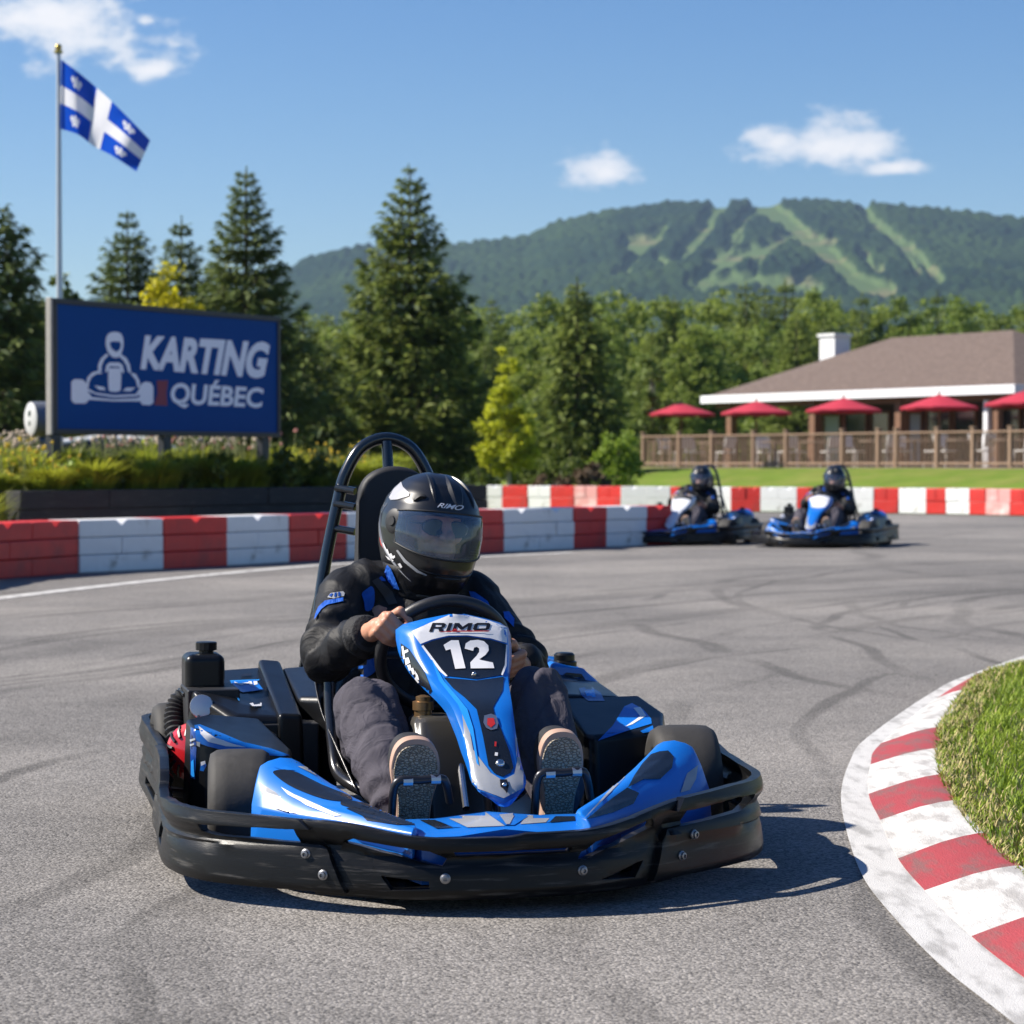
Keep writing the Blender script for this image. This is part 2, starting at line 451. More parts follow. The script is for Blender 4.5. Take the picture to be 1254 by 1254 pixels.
pmat('lawn_grass', (0.125, 0.185, 0.024), 0.9, var=0.3, vscale=0.8, bump=0.7, bscale=25, col2=(0.17, 0.20, 0.04), spec=0.1)
pmat('turf_soil', (0.055, 0.07, 0.018), 0.95, var=0.4, vscale=12, bump=0.8, bscale=60, col2=(0.13, 0.105, 0.05))
pmat('line_paint', (0.52, 0.51, 0.49), 0.8, var=0.12, vscale=5, bump=0.5, bscale=140, bdist=0.004, col2=(0.32, 0.31, 0.295), c2lo=0.45, c2hi=0.66, detail=12, stretch=(3, .8, 3))
pmat('kerb_white', (0.53, 0.52, 0.50), 0.75, var=0.1, vscale=6, bump=0.5, bscale=70, bdist=0.006, col2=(0.33, 0.315, 0.30), c2lo=0.43, c2hi=0.64, detail=12, stretch=(3, .8, 3))
pmat('kerb_red', (0.31, 0.038, 0.044), 0.7, var=0.15, vscale=6, bump=0.5, bscale=70, bdist=0.006, col2=(0.19, 0.075, 0.070), c2lo=0.42, c2hi=0.66, detail=12, stretch=(3, .8, 3))

# one ground sheet to the horizon
b_ = MB(); b_.add([(-9000, -400, -.012), (9000, -400, -.012), (9000, 16000, -.012), (-9000, 16000, -.012)], [(0, 1, 2, 3)])
tag(b_.build('ground', 'field_grass'), kind='structure')

WALL = [gnd(x, y) for x, y in ((-260, 757), (-120, 730), (0, 707), (97, 702), (200, 697), (278, 693), (355, 688.5), (425, 684.5), (545, 679.5), (585, 677.5), (617, 676), (703, 672), (743, 670), (793, 668), (822, 667))]
FAR = [gnd(x, y) for x, y in ((300, 620.5), (450, 621), (577, 622), (615, 622.4), (646, 622.8), (674, 623.2), (703, 623.6), (731, 624), (760, 624.5), (821, 625), (858, 625.5), (895, 626), (931, 626.3), (976, 626.8), (1007, 627.2), (1046, 627.7), (1070, 628), (1100, 628.4), (1134, 629), (1158, 629.4), (1187, 630), (1207, 630.4), (1237, 631), (1268, 631.6), (1310, 632.4), (1360, 633.4))]
ap = [V((-60, -90, 0)), V((-40, -10, 0)), V((-16, 8, 0))] + [p + V((-.25, .18, 0)) for p in WALL] + [V((2.4, 31.5, 0)), V((1.2, 36, 0)), V((0, 44, 0))] + [p + V((0, -.9, 0)) for p in FAR[5:]] + [V((40, 34, 0)), V((60, -90, 0))]
bm = bmesh.new(); f = bm.faces.new([bm.verts.new(p) for p in ap]); f.normal_update()
if f.normal.z < 0: f.normal_flip()
bmesh.ops.triangulate(bm, faces=[f]); me = bpy.data.meshes.new('race_track'); bm.to_mesh(me); bm.free()
tag(link('race_track', me, 'asphalt', ang=None), kind='structure')

def strip(pts, wd, z):
    b = MB(); n = len(pts); vs = []
    for i, p in enumerate(pts):
        t = (pts[min(i + 1, n - 1)] - pts[max(i - 1, 0)]); t = V((-t.y, t.x, 0)).normalized()
        vs += [V((p.x, p.y, z)) + t * wd / 2, V((p.x, p.y, z)) - t * wd / 2]
    b.add(vs, [(2 * i, 2 * i + 1, 2 * i + 3, 2 * i + 2) for i in range(n - 1)])
    return b
ln = spline([gnd(x, y) for x, y in ((-400, 805), (-200, 760), (0, 733), (100, 721), (200, 710), (330, 697.5), (430, 690), (560, 683.5), (700, 677))], 6)
tag(strip(ln, 0.17, 0.004).build('track_line', 'line_paint', ang=None), kind='structure')

# kerb: white border line, then red and white blocks rising to the turf
KI = [(1480, 770), (1330, 797), (1202, 828), (1147, 855), (1079, 910), (1066, 936), (1064, 972), (1078, 1004), (1100, 1051), (1133, 1090), (1190, 1146), (1262, 1202), (1400, 1300), (1600, 1420)]
KG = [(1490, 764), (1345, 786), (1214, 822), (1186, 845), (1155, 890), (1153, 916), (1157, 948), (1174, 980), (1205, 1020), (1250, 1060), (1312, 1112), (1392, 1168), (1560, 1260), (1780, 1370)]
KOUT = [(1470, 764), (1320, 785), (1190, 825), (1138, 850), (1062, 903), (1041, 932), (1030, 970), (1036, 1015), (1056, 1072), (1092, 1120), (1150, 1180), (1228, 1242), (1360, 1345), (1560, 1480)]
gi, gg, go = ([gnd(x, y, 0.006) for x, y in KI], [gnd(x, y, 0.055) for x, y in KG], [gnd(x, y, 0.004) for x, y in KOUT])
NS = 8
ii, gg_, oo = spline(gi, NS), spline(gg, NS), spline(go, NS)
kb = MB(); rows = []
for a, c in zip(ii, gg_):
    rows.append([a + V((0, 0, -.03))] + [a.lerp(c, t) + V((0, 0, zz)) for t, zz in ((0, 0), (.25, .005), (.5, .009), (.75, .008), (.93, .004), (1, 0))] + [c + V((0, 0, -.07))])
for k in range(len(KI) - 1):
    red = k in (2, 4, 6, 8, 10, 0)
    seg = rows[k * NS:(k + 1) * NS + 1]
    if not red: seg = [[p + V((0, 0, 0.0)) for p in r] for r in seg]
    kb.loft(seg, caps=False, closed=False, mi=1 if red else 0)
ko = kb.build('kerb', ['kerb_white', 'kerb_red'], ang=50)
tag(ko, kind='structure')
b_ = MB(); vs = []
for a, c in zip(oo, ii): vs += [V((a.x, a.y, .004)), V((c.x, c.y, .0045))]
b_.add(vs, [(2 * i, 2 * i + 1, 2 * i + 3, 2 * i + 2) for i in range(len(oo) - 1)])
tag(b_.build('kerb_line', 'line_paint', ang=None), kind='structure')
# turf inside the kerb
edge = [p + V((0, 0, -.012)) for p in gg_]
b_ = MB(); b_.add(edge + [V((p.x + 14, p.y + 1, .25)) for p in edge], [(i, i + 1, len(edge) + i + 1, len(edge) + i) for i in range(len(edge) - 1)])
tag(b_.build('infield', 'turf_soil', ang=None), kind='structure')
leafmat('grass_blade', (0.11, 0.185, 0.012), (0.34, 0.44, 0.045), None, 2.2, 0.35, 0.55)
random.seed(5)
def blades():
    b = MB(); E = edge
    n = 0
    while n < 52000:
        i = random.randrange(len(E) - 1); t = random.random(); p = E[i].lerp(E[i + 1], t); L = (E[i + 1] - E[i]).length
        if random.random() > L / 0.9: continue
        if p.y > 13 or p.y < 3.2: continue
        q = (random.random() ** 1.7) * 2.3 - 0.015
        p = p + V((q * .995, q * .07, q * .0145))
        near = q < .12
        pat = NZ.noise(p * 2.3) * .5 + NZ.noise(p * 9) * .35
        h = (0.028 + 0.020 * random.random()) * (1 + pat * .7) * (0.7 if near else 1)
        a = random.random() * 2 * pi; wd = 0.0016 + 0.0016 * random.random(); le = h * (0.3 + 0.8 * random.random()); c, s = cos(a), sin(a)
        px, py = -s * wd, c * wd
        m1 = p + V((c * le * .35, s * le * .35, h * .6)); tp = p + V((c * le, s * le, h))
        b.add([p + V((px, py, 0)), p - V((px, py, 0)), m1 - V((px * .8, py * .8, 0)), m1 + V((px * .8, py * .8, 0)), tp], [(0, 1, 2, 3), (3, 2, 4)], 1 if random.random() < (0.5 if near else 0.10) else 0)
        n += 1
    return b
pmat('dry_blade', (0.42, 0.35, 0.15), 0.8, var=0.3, vscale=20)
tag(blades().build('grass', ['grass_blade', 'dry_blade'], ang=None, fix=False), 'short green turf with dry straw tips inside the kerb', 'grass', kind='stuff')

# lawn bank in front of the terrace
DA, DE = V((4.0, 75.0, 0)), V((0.555, -0.832, 0)); DN = V((0.832, 0.555, 0))   # terrace corner, along, away
def lawn_z(x, y):
    d = (V((x, y, 0)) - DA).dot(DN); e = (V((x, y, 0)) - DA).dot(DE)
    t = min(max((d + 9.5) / 8.0, 0), 1); t = t * t * (3 - 2 * t)
    k = min(max((e + 5.5) / 6.0, 0), 1); k = k * k * (3 - 2 * k)
    q = min(max((e - 24) / 14.0, 0), 1); k *= 1 - q * q * (3 - 2 * q)
    return 0.83 * t * k + 0.03 * NZ.noise(V((x * .3, y * .3, 0))) * (1 if d > -9 else 0) - 0.003
xs = [-12 + i * 0.85 for i in range(90)]; ys = [47.6 + j * 0.8 for j in range(66)]
b_ = MB(); b_.add([(x, y + max(0, (8 - x)) * .32, lawn_z(x, y + max(0, (8 - x)) * .32)) for y in ys for x in xs], [(j * 90 + i, j * 90 + i + 1, (j + 1) * 90 + i + 1, (j + 1) * 90 + i) for j in range(65) for i in range(89)])
tag(b_.build('lawn', 'lawn_grass', ang=180), kind='structure')

# ------------------------------------------------------------------ mountain with ski runs
def lerp_table(t, x):
    if x <= t[0][0]: return t[0][1]
    for (a, b), (c, d) in zip(t, t[1:]):
        if x <= c: k = (x - a) / (c - a); k = k * k * (3 - 2 * k) * .5 + k * .5; return b + (d - b) * k
    return t[-1][1]
RIDGE = [(-900, 430), (-300, 400), (0, 380), (100, 372), (200, 366), (300, 350), (345, 335), (400, 313), (450, 304), (560, 303), (640, 293), (700, 271), (760, 258), (850, 250), (900, 248.5), (945, 248), (1000, 248.5), (1100, 255), (1180, 263), (1254, 271), (1400, 288), (1700, 330), (2200, 395), (2700, 470), (3000, 520)]
RUNS = [([(884, 250), (872, 262), (862, 280), (848, 296), (836, 310)], 13), ([(925, 252), (919, 262), (905, 276), (892, 288)], 9), ([(936, 254), (962, 268), (978, 284), (1007, 303), (1032, 327), (1056, 346), (1086, 354)], 17),
        ([(978, 284), (944, 298), (904, 312), (868, 330), (848, 348)], 12), ([(1056, 258), (1070, 272), (1092, 288), (1122, 309), (1134, 325), (1150, 342)], 10), ([(772, 297), (787, 296), (800, 292)], 15),
        ([(836, 310), (820, 322), (806, 318)], 8), ([(757, 336), (768, 330)], 7), ([(1056, 311), (1066, 322), (1078, 330)], 8), ([(860, 346), (900, 338), (950, 346), (1000, 352)], 14), ([(990, 285), (1020, 296)], 7), ([(812, 280), (800, 292), (786, 306), (770, 322)], 8), ([(905, 290), (890, 304), (866, 318)], 8), ([(1018, 310), (1000, 326), (975, 340)], 9), ([(1100, 300), (1112, 316), (1124, 332)], 7), ([(944, 298), (930, 314), (925, 330)], 8)]
def run_mask(px, py):
    best = 0
    for pl, wd in RUNS:
        for (ax, ay), (bx, by) in zip(pl, pl[1:]):
            dx, dy = bx - ax, by - ay; t = max(0, min(1, ((px - ax) * dx + (py - ay) * dy) / (dx * dx + dy * dy)))
            d = sqrt((px - ax - dx * t) ** 2 + (py - ay - dy * t) ** 2) + NZ.noise(V((px * .07, py * .12, 2))) * 4 + NZ.noise(V((px * .25, py * .3, 7))) * 2
            best = max(best, min(1, max(0, (wd * .66 - d) / 5 + .5)))
    return best
def mountain():
    na, nr = 1150, 250; vs, fs, run = [], [], []
    for j in range(nr):
        t = j / (nr - 1); r = 1150 + 1650 * t
        for i in range(na):
            px = -760 + 3500 * i / (na - 1)
            az = math.atan((px - 627) / FPX); X, Y = r * sin(az), r * cos(az)
            er = (HOR - lerp_table(RIDGE, px)) / FPX
            s = min(1.0, t / .93); g_ = s ** 0.85
            if t > .93: g_ = 1 - ((t - .93) / .07) ** 2 * .18
            k = NZ.noise(V((X * .0022, Y * .0012, 0))) * .16 + NZ.noise(V((X * .006, Y * .004, 4))) * .07
            tz = er * (g_ + k * sin(pi * min(1, s)) * .9); z = CAM_H + Y * tz
            py = HOR - FPX * tz
            m_ = run_mask(px, py) if (740 < px < 1170 and 240 < py < 370) else 0
            rough = abs(NZ.noise(V((X * .085, Y * .06, 1)))) * 8 + NZ.noise(V((X * .16, Y * .12, 3))) * 4
            vs.append((X, Y, z + (7 + rough) * (1 - m_) - 6)); run.append(m_)
    for j in range(nr - 1):
        for i in range(na - 1): fs.append((j * na + i, j * na + i + 1, (j + 1) * na + i + 1, (j + 1) * na + i))
    me = bpy.data.meshes.new('mountain'); me.from_pydata(vs, [], fs)
    at_ = me.attributes.new('run', 'FLOAT', 'POINT'); at_.data.foreach_set('value', run)
    m = bpy.data.materials.new('mountain_forest'); m.use_nodes = True; MATS['mountain_forest'] = m
    g = N(m.node_tree); b = g.n['Principled BSDF']; p = g.node('ShaderNodeTexCoord').outputs['Object']
    a = g.node('ShaderNodeAttribute', attribute_name='run').outputs['Fac']
    sp = g.step(g.noise(p, 0.006, 4, 0.6), 0.40, 0.62)
    fo = g.mix(g.noise(p, 0.11, 3, 0.7), (0.006, 0.015, 0.007), g.mix(sp, (0.040, 0.072, 0.018), (0.011, 0.029, 0.012)))
    gr = g.mix(g.step(g.noise(p, 0.02, 4, 0.6), 0.5, 0.68), (0.080, 0.122, 0.042), (0.16, 0.145, 0.07))
    g.put(b.inputs['Base Color'], g.mix(g.step(a, 0.25, 0.75), fo, gr)); b.inputs['Roughness'].default_value = 0.95; b.inputs['Specular IOR Level'].default_value = 0.05
    o = link('mountain', me, 'mountain_forest', ang=180)
    tag(o, kind='structure')
mountain()

# ------------------------------------------------------------------ the air between here and the mountain
HAZE = 0.9e-4
hz = bpy.data.materials.new('haze_air'); hz.use_nodes = True
g = N(hz.node_tree); g.n.remove(g.n['Principled BSDF'])
pv = g.node('ShaderNodeVolumePrincipled', {'Color': (0.52, 0.73, 1.0, 1), 'Density': HAZE, 'Anisotropy': 0.2})
g.l.new(pv.outputs[0], g.n['Material Output'].inputs['Volume']); MATS['haze_air'] = hz
b_ = MB(); b_.box((400, 1450, 159), (5200, 3600, 342))
tag(b_.build('haze', 'haze_air', ang=None), kind='stuff')
# ------------------------------------------------------------------ track barriers
pmat('barrier_red', (0.60, 0.026, 0.020), 0.48, var=0.30, vscale=3, rvar=0.12, bump=0.15, bscale=14, col2=(0.42, 0.035, 0.03), c2lo=.45, c2hi=.75)
pmat('barrier_white', (0.74, 0.74, 0.74), 0.45, var=0.10, vscale=4, rvar=0.12, bump=0.15, bscale=14, col2=(0.36, 0.34, 0.31), c2lo=.55, c2hi=.76, detail=12)
pmat('barrier_pink', (0.70, 0.33, 0.31), 0.5, var=0.10, vscale=4, col2=(0.75, 0.6, 0.58), c2lo=.45, c2hi=.7, detail=8)
def barrier(a, b, colour, H, label, group, rows=3, depth=0.42, seed=0):
    """a run of moulded plastic blocks in one colour, courses laid like bricks, notched along the top"""
    rnd = random.Random(seed); a, b = V((a.x, a.y, 0)), V((b.x, b.y, 0)); L = (b - a).length; e = (b - a) / L; n = V((-e.y, e.x, 0))
    root = empty('track_barrier', a, math.atan2(e.y, e.x)); hh = H / rows; G = 0.004
    tag(root, label, 'barrier', group)
    nb = max(1, round(L / 0.78)); bl = L / nb
    for r in range(rows):
        m = MB(); off = (r % 2) * bl / 2; xs = sorted({0.0, L} | {round(i * bl + off, 4) for i in range(nb + 1) if 0.04 < i * bl + off < L - 0.04})
        for x0, x1 in zip(xs, xs[1:]):
            j = rnd.uniform(-.012, .012); z0, z1 = r * hh + G / 2, (r + 1) * hh - G / 2
            if r == 0: z0 = 0.0
            if r == rows - 1 and x1 - x0 > .3:
                xc = (x0 + x1) / 2; q = min(.075, (x1 - x0) * .22); x0_, x1_ = x0 + G / 2, x1 - G / 2
                vs = [(x0_, j, z0), (x1_, j, z0), (x1_, depth, z0), (x0_, depth, z0), (x0_, j, z1), (xc - q, j, z1), (xc, j, z1 - .055), (xc + q, j, z1), (x1_, j, z1), (x1_, depth, z1), (x0_, depth, z1), (xc, j + .10, z1)]
                m.add(vs, [(3, 2, 1, 0), (0, 1, 8, 7, 6, 5, 4), (1, 2, 9, 8), (2, 3, 10, 9), (3, 0, 4, 10), (5, 6, 11), (6, 7, 11), (4, 5, 11, 10), (7, 8, 9, 11), (9, 10, 11)])
            else: m.box(((x0 + x1) / 2, depth / 2 + j, (z0 + z1) / 2), (x1 - x0 - G, depth, z1 - z0))
        m.build('block_course', colour, root, 30, bevel=0.010, seg=2)
    return root
NEARX = [(-260, -120, 'r'), (-120, -20, 'w'), (-20, 97, 'r'), (97, 200, 'w'), (200, 278, 'r'), (278, 355, 'w'), (355, 425, 'r'), (425, 545, 'w'), (545, 617, 'r'), (617, 703, 'w'), (703, 743, 'r'), (743, 793, 'w'), (793, 824, 'r')]
NLAB = {97: 'white barrier blocks below the left half of the blue sign', -20: 'red barrier blocks at the left edge of the photo', 200: 'red barrier blocks below the right half of the blue sign', 278: 'white barrier blocks below the right end of the blue sign, left of the hoop',
        355: 'red barrier blocks touching the roll hoop of the large kart from the left', 425: 'white barrier blocks seen through the roll hoop behind the tall seat', 545: 'red barrier blocks just right of the black helmet', 617: 'widest white barrier blocks right of the black helmet', 703: 'narrow red barrier blocks between two white runs right of the helmet',
        743: 'white barrier blocks left of the white nosed kart', 793: 'red barrier blocks behind the front of the white nosed kart', -120: 'white barrier blocks just past the left edge', -260: 'red barrier blocks farthest out past the left edge'}
def wall_at(px, P):
    pts = P
    for a, b in zip(pts, pts[1:]):
        x0, x1 = topx(a).x, topx(b).x
        if x0 <= px <= x1 + 1e-6:
            d = ray(px, 600); e = b - a; t = (a.x * d.y - a.y * d.x) / (e.y * d.x - e.x * d.y)
            return a + e * t
    return pts[0] if px < topx(pts[0]).x else pts[-1]
for i, (x0, x1, c) in enumerate(NEARX):
    barrier(wall_at(x0, WALL), wall_at(x1, WALL), 'barrier_red' if c == 'r' else 'barrier_white', 0.47, NLAB[x0], 'near run of red and white track barriers', seed=i)
FARX = [(300, 380, 'w'), (380, 450, 'r'), (450, 520, 'w'), (520, 577, 'r'), (577, 615, 'w'), (615, 646, 'r'), (646, 674, 'w'), (674, 703, 'r'), (703, 731, 'p'), (731, 760, 'r'), (760, 821, 'w'), (821, 858, 'r'), (858, 895, 'w'), (895, 931, 'r'), (931, 976, 'w'), (976, 1007, 'r'), (1007, 1070, 'w'),
        (1070, 1100, 'r'), (1100, 1134, 'w'), (1134, 1158, 'r'), (1158, 1187, 'w'), (1187, 1207, 'r'), (1207, 1237, 'p'), (1237, 1268, 'r'), (1268, 1310, 'w'), (1310, 1358, 'r')]
FLAB = {300: 'white far barrier blocks hidden behind the planter, leftmost', 380: 'red far barrier blocks hidden behind the planter', 450: 'white far barrier blocks hidden behind the tall seat', 520: 'red far barrier blocks hidden behind the helmet', 577: 'leftmost visible white blocks of the far barrier, above the helmet visor',
        615: 'red far barrier blocks straight below the bright yellow green sapling', 646: 'white far barrier blocks just right of the sapling trunk', 674: 'red far barrier blocks left of the faded pink blocks', 703: 'faded pink far barrier blocks left of the wide white blocks', 731: 'red far barrier blocks between the faded pink and the wide white blocks',
        760: 'widest white far barrier blocks left of the white nosed kart driver', 821: 'red far barrier blocks behind the driver of the white nosed kart', 858: 'white far barrier blocks right of the hoop of the white nosed kart', 895: 'red far barrier blocks midway between the two distant karts', 931: 'white far barrier blocks above the front of the blue nosed distant kart',
        976: 'red far barrier blocks left of the helmet of the right distant driver', 1007: 'white far barrier blocks behind the driver of the right distant kart', 1070: 'first red far barrier blocks right of the right distant kart', 1100: 'white far barrier blocks above the rear of the right distant kart', 1134: 'second red far barrier blocks right of the right distant kart',
        1158: 'second white far barrier blocks right of the right distant kart', 1187: 'narrow red far barrier blocks left of the pale pink blocks', 1207: 'pale pink far barrier blocks near the right edge', 1237: 'red far barrier blocks at the right edge of the photo', 1268: 'white far barrier blocks just past the right edge', 1310: 'red far barrier blocks farthest out past the right edge'}
for i, (x0, x1, c) in enumerate(FARX):
    barrier(wall_at(x0, FAR), wall_at(x1, FAR), {'r': 'barrier_red', 'w': 'barrier_white', 'p': 'barrier_pink'}[c], 0.49, FLAB[x0], 'far run of red and white track barriers', rows=2, depth=0.5, seed=50 + i)

# ------------------------------------------------------------------ planter, sign, drum, flag
WE = (WALL[7] - WALL[2]).normalized(); WN = V((-WE.y, WE.x, 0))          # along the near barrier, and away behind it
pmat('dark_timber', (0.020, 0.019, 0.020), 0.7, var=0.4, vscale=4, bump=0.7, bscale=18, stretch=(1, 6, 6), col2=(0.05, 0.045, 0.042), c2lo=.5, c2hi=.75)
pmat('soil', (0.05, 0.038, 0.025), 0.95, var=0.4, vscale=6, bump=0.8, bscale=20)
P0 = at(24, 600, 22.6); P0.z = 0
def onwall(px, off):                                                     # foot of a point on the line behind the barrier
    d = ray(px, 600); o = P0 + WN * (off); t = (o.x * d.y - o.y * d.x) / (WE.y * d.x - WE.x * d.y)
    return o + WE * t
PL = (onwall(440, 0) - P0).length + 2.5
pr_ = empty('planter', P0, math.atan2(WE.y, WE.x)); tag(pr_, 'long black timber planter wall behind the red and white barrier', 'planter')
PH = 0.715
for k in range(4):
    m = MB(); h0, h1 = PH * k / 4 + .0008, PH * (k + 1) / 4 - .0008; x = -0.0; r_ = random.Random(k)
    while x < PL:
        l = min(2.4 if x or k % 2 == 0 else 1.2, PL - x); m.box((x + l / 2, .10 + r_.uniform(-.008, .008), (h0 + h1) / 2), (l - .012, .2, h1 - h0)); x += l
    m.box((.10, 1.6 + .105, (h0 + h1) / 2), (.2, 2.79, h1 - h0)); m.build('timber_course', 'dark_timber', pr_, bevel=.010)
b_ = MB(); b_.add([(.2, .2, PH - .07), (PL, .2, PH - .07), (PL, 9, PH + .12), (.2, 9, PH + .12)], [(0, 1, 2, 3)]); b_.build('soil_bed', 'soil', pr_, None)

pmat('sign_blue', (0.002, 0.056, 0.24), 0.6, var=0.06, vscale=2, spec=0.12)
pmat('sign_frame', (0.022, 0.024, 0.028), 0.5, var=0.2)
pmat('sign_side', (0.36, 0.34, 0.31), 0.6, var=0.15)
pmat('sign_white', (0.80, 0.84, 0.94), 0.5, var=0.04)
pmat('sign_red', (0.20, 0.012, 0.045), 0.5)
SDL = 24.2; STL, SBL = at(66, 365, SDL), at(66, 532, SDL)
SDR = SDL * 167 / 147.5; STR, SBR = at(344, 388, SDR), at(344, 535.5, SDR)
SE = V((STR.x - STL.x, STR.y - STL.y, 0)); SW = SE.length; SE.normalize(); SNB = V((-SE.y, SE.x, 0))
SZ0, SZ1 = (SBL.z + SBR.z) / 2, (STL.z + STR.z) / 2; SO = V((STL.x, STL.y, 0))
sg = empty('billboard', SO, math.atan2(SE.y, SE.x)); tag(sg, 'blue karting billboard with white lettering on three dark posts', 'sign')
H_ = SZ1 - SZ0
b_ = MB(); b_.box((SW / 2, .052, (SZ0 + SZ1) / 2), (SW - .06, .07, H_ - .06)); b_.build('board', 'sign_blue', sg, bevel=.004)
b_ = MB(); fw = .055
b_.box((SW / 2, .05, SZ1 - fw / 2), (SW, .1, fw)); b_.box((SW / 2, .05, SZ0 + fw / 2), (SW, .1, fw)); b_.box((SW - fw / 2, .05, (SZ0 + SZ1) / 2), (fw, .1, H_ - 2 * fw)); b_.box((fw / 2, .05, (SZ0 + SZ1) / 2), (fw, .1, H_ - 2 * fw))
b_.build('frame', 'sign_frame', sg, bevel=.006)
b_ = MB(); b_.box((-.018, .045, (SZ0 + SZ1) / 2 + .0), (.034, .07, H_ + .01)); b_.build('side_channel', 'sign_side', sg, bevel=.006)
def onsign(px, py):
    d = ray(px, py); o = SO; t = (o.x * SNB.x + o.y * SNB.y) / (d.x * SNB.x + d.y * SNB.y); p = V((0, 0, CAM_H)) + d * t
    return V(((p - SO).dot(SE), .0, p.z))
for px in (71, 207, 327):
    p = onsign(px, 540); b_ = MB(); b_.box((p.x, .06, (SZ0 - .002) / 2), (.13, .09, SZ0 - .002)); b_.build('post', 'sign_frame', sg, bevel=.008)
def signshape(name, loops_or_bm, mat, depth=.0):
    bm = loops_or_bm if isinstance(loops_or_bm, bmesh.types.BMesh) else flat2d(loops_or_bm, 0)
    for v in bm.verts:
        q = onsign(v.co.x, v.co.y); v.co = V((q.x, .0125 - depth, q.z))
    for f in bm.faces:
        f.normal_update()
        if f.normal.y > 0: f.normal_flip()
    me = bpy.data.meshes.new(name); bm.to_mesh(me); bm.free()
    return link(name, me, mat, sg, None)
signshape('lettering', quadmap(text2d('KARTING', .048, .0, 0, 1.0), [(173, 452.5), (324, 464), (333, 419), (179, 410)]), 'sign_white')
signshape('lettering', quadmap(text2d('QU\u00c9BEC', .030, .0, 0, 1.0), [(208.5, 499), (321, 504), (325, 469), (212, 462)]), 'sign_white')
signshape('red_mark', [[(193, 466), (207, 466), (205, 481), (206, 497), (190, 496), (194, 482)]], 'sign_red')
z5 = lambda L: [(x / 2.9857, 340 + y / 2.9857) for x, y in L]
# kart driver emblem
signshape('emblem', [z5(smooth2([(420, 198), (446, 205), (455, 235), (450, 268), (440, 288), (424, 293), (408, 285), (394, 262), (390, 232), (398, 207)]))], 'sign_white')
signshape('emblem', [z5([(404, 238), (416, 233), (440, 234), (446, 244), (441, 262), (428, 272), (410, 258)])], 'sign_blue', .002)
signshape('emblem', [z5([(362, 340), (362, 318), (372, 296), (392, 277), (400, 284), (384, 300), (375, 322), (374, 342)]), ], 'sign_white')
signshape('emblem', [z5([(446, 280), (466, 294), (478, 318), (482, 345), (472, 347), (466, 322), (455, 303), (440, 290)])], 'sign_white')
signshape('emblem', [z5([(388, 345), (392, 320), (404, 310), (440, 310), (452, 320), (458, 348), (449, 346), (440, 326), (404, 324), (396, 345)])], 'sign_white')
signshape('emblem', [z5(smooth2([(400, 336), (410, 331), (438, 331), (446, 338), (445, 400), (438, 416), (408, 416), (400, 402)], 3))], 'sign_white')
signshape('emblem', [z5([(318, 398), (322, 366), (340, 346), (364, 340), (380, 350), (356, 352), (338, 364), (328, 386), (328, 402)])], 'sign_white')
signshape('emblem', [z5([(478, 346), (500, 352), (514, 378), (515, 404), (506, 400), (500, 374), (488, 360)])], 'sign_white')
signshape('emblem', [z5([(264, 380), (276, 371), (304, 372), (318, 384), (324, 404), (352, 420), (420, 430), (500, 426), (514, 404), (520, 388), (536, 380), (556, 384), (564, 400), (564, 458), (552, 466), (524, 465), (514, 452), (420, 452), (330, 446), (316, 460), (276, 460), (264, 448)])], 'sign_white')
signshape('emblem', [z5([(322, 414), (356, 428), (420, 438), (500, 434), (514, 428), (514, 436), (500, 441), (420, 445), (340, 437)])], 'sign_blue', .002)
signshape('emblem', [z5([(452, 414), (466, 402), (500, 402), (480, 416)])], 'sign_white'); signshape('emblem', [z5([(348, 394), (384, 400), (390, 412), (366, 410)])], 'sign_white')

# grey drum on a thin post
pmat('drum_grey', (0.13, 0.14, 0.16), 0.45, var=0.1); pmat('drum_face', (0.50, 0.50, 0.49), 0.5, var=0.08)
pmat('dark_hole', (0.012, 0.03, 0.02), 0.8)
dp = at(37.5, 513, 24.6); dr = empty('post_drum', (dp.x, dp.y, 0), RAD(-16)); tag(dr, 'grey horizontal drum with pale round face on a thin post left of the blue sign', 'drum')
r_ = 21.5 / FPX * 24.6
b_ = MB(); b_.lathe([(r_ * .97, 0), (r_, .03), (r_, .50), (r_ * .96, .53)], (0, 0, dp.z), (.66, .75, 0), 32); b_.build('drum_body', 'drum_grey', dr, 40)
b_ = MB(); b_.lathe([(r_ * .2, -.012), (r_ * .85, -.010), (r_ * .95, 0.0), (r_ * .95, .02)], (0, 0, dp.z), (.66, .75, 0), 32); fo = b_.build('face_plate', 'drum_face', dr, 40)
ax = V((.66, .75, 0))
for dz, k in ((.055, .034), (-.045, .027)):
    b_ = MB(); b_.lathe([(k * .6, -.018), (k, -.014), (k, .0)], V((0, 0, dp.z + dz)), ax, 14); b_.build('port', 'dark_hole', dr)
b_ = MB(); b_.tube([(.12, .14, 0), (.12, .14, dp.z - r_ + .01)], .028, 10); b_.build('post', 'drum_grey', dr)

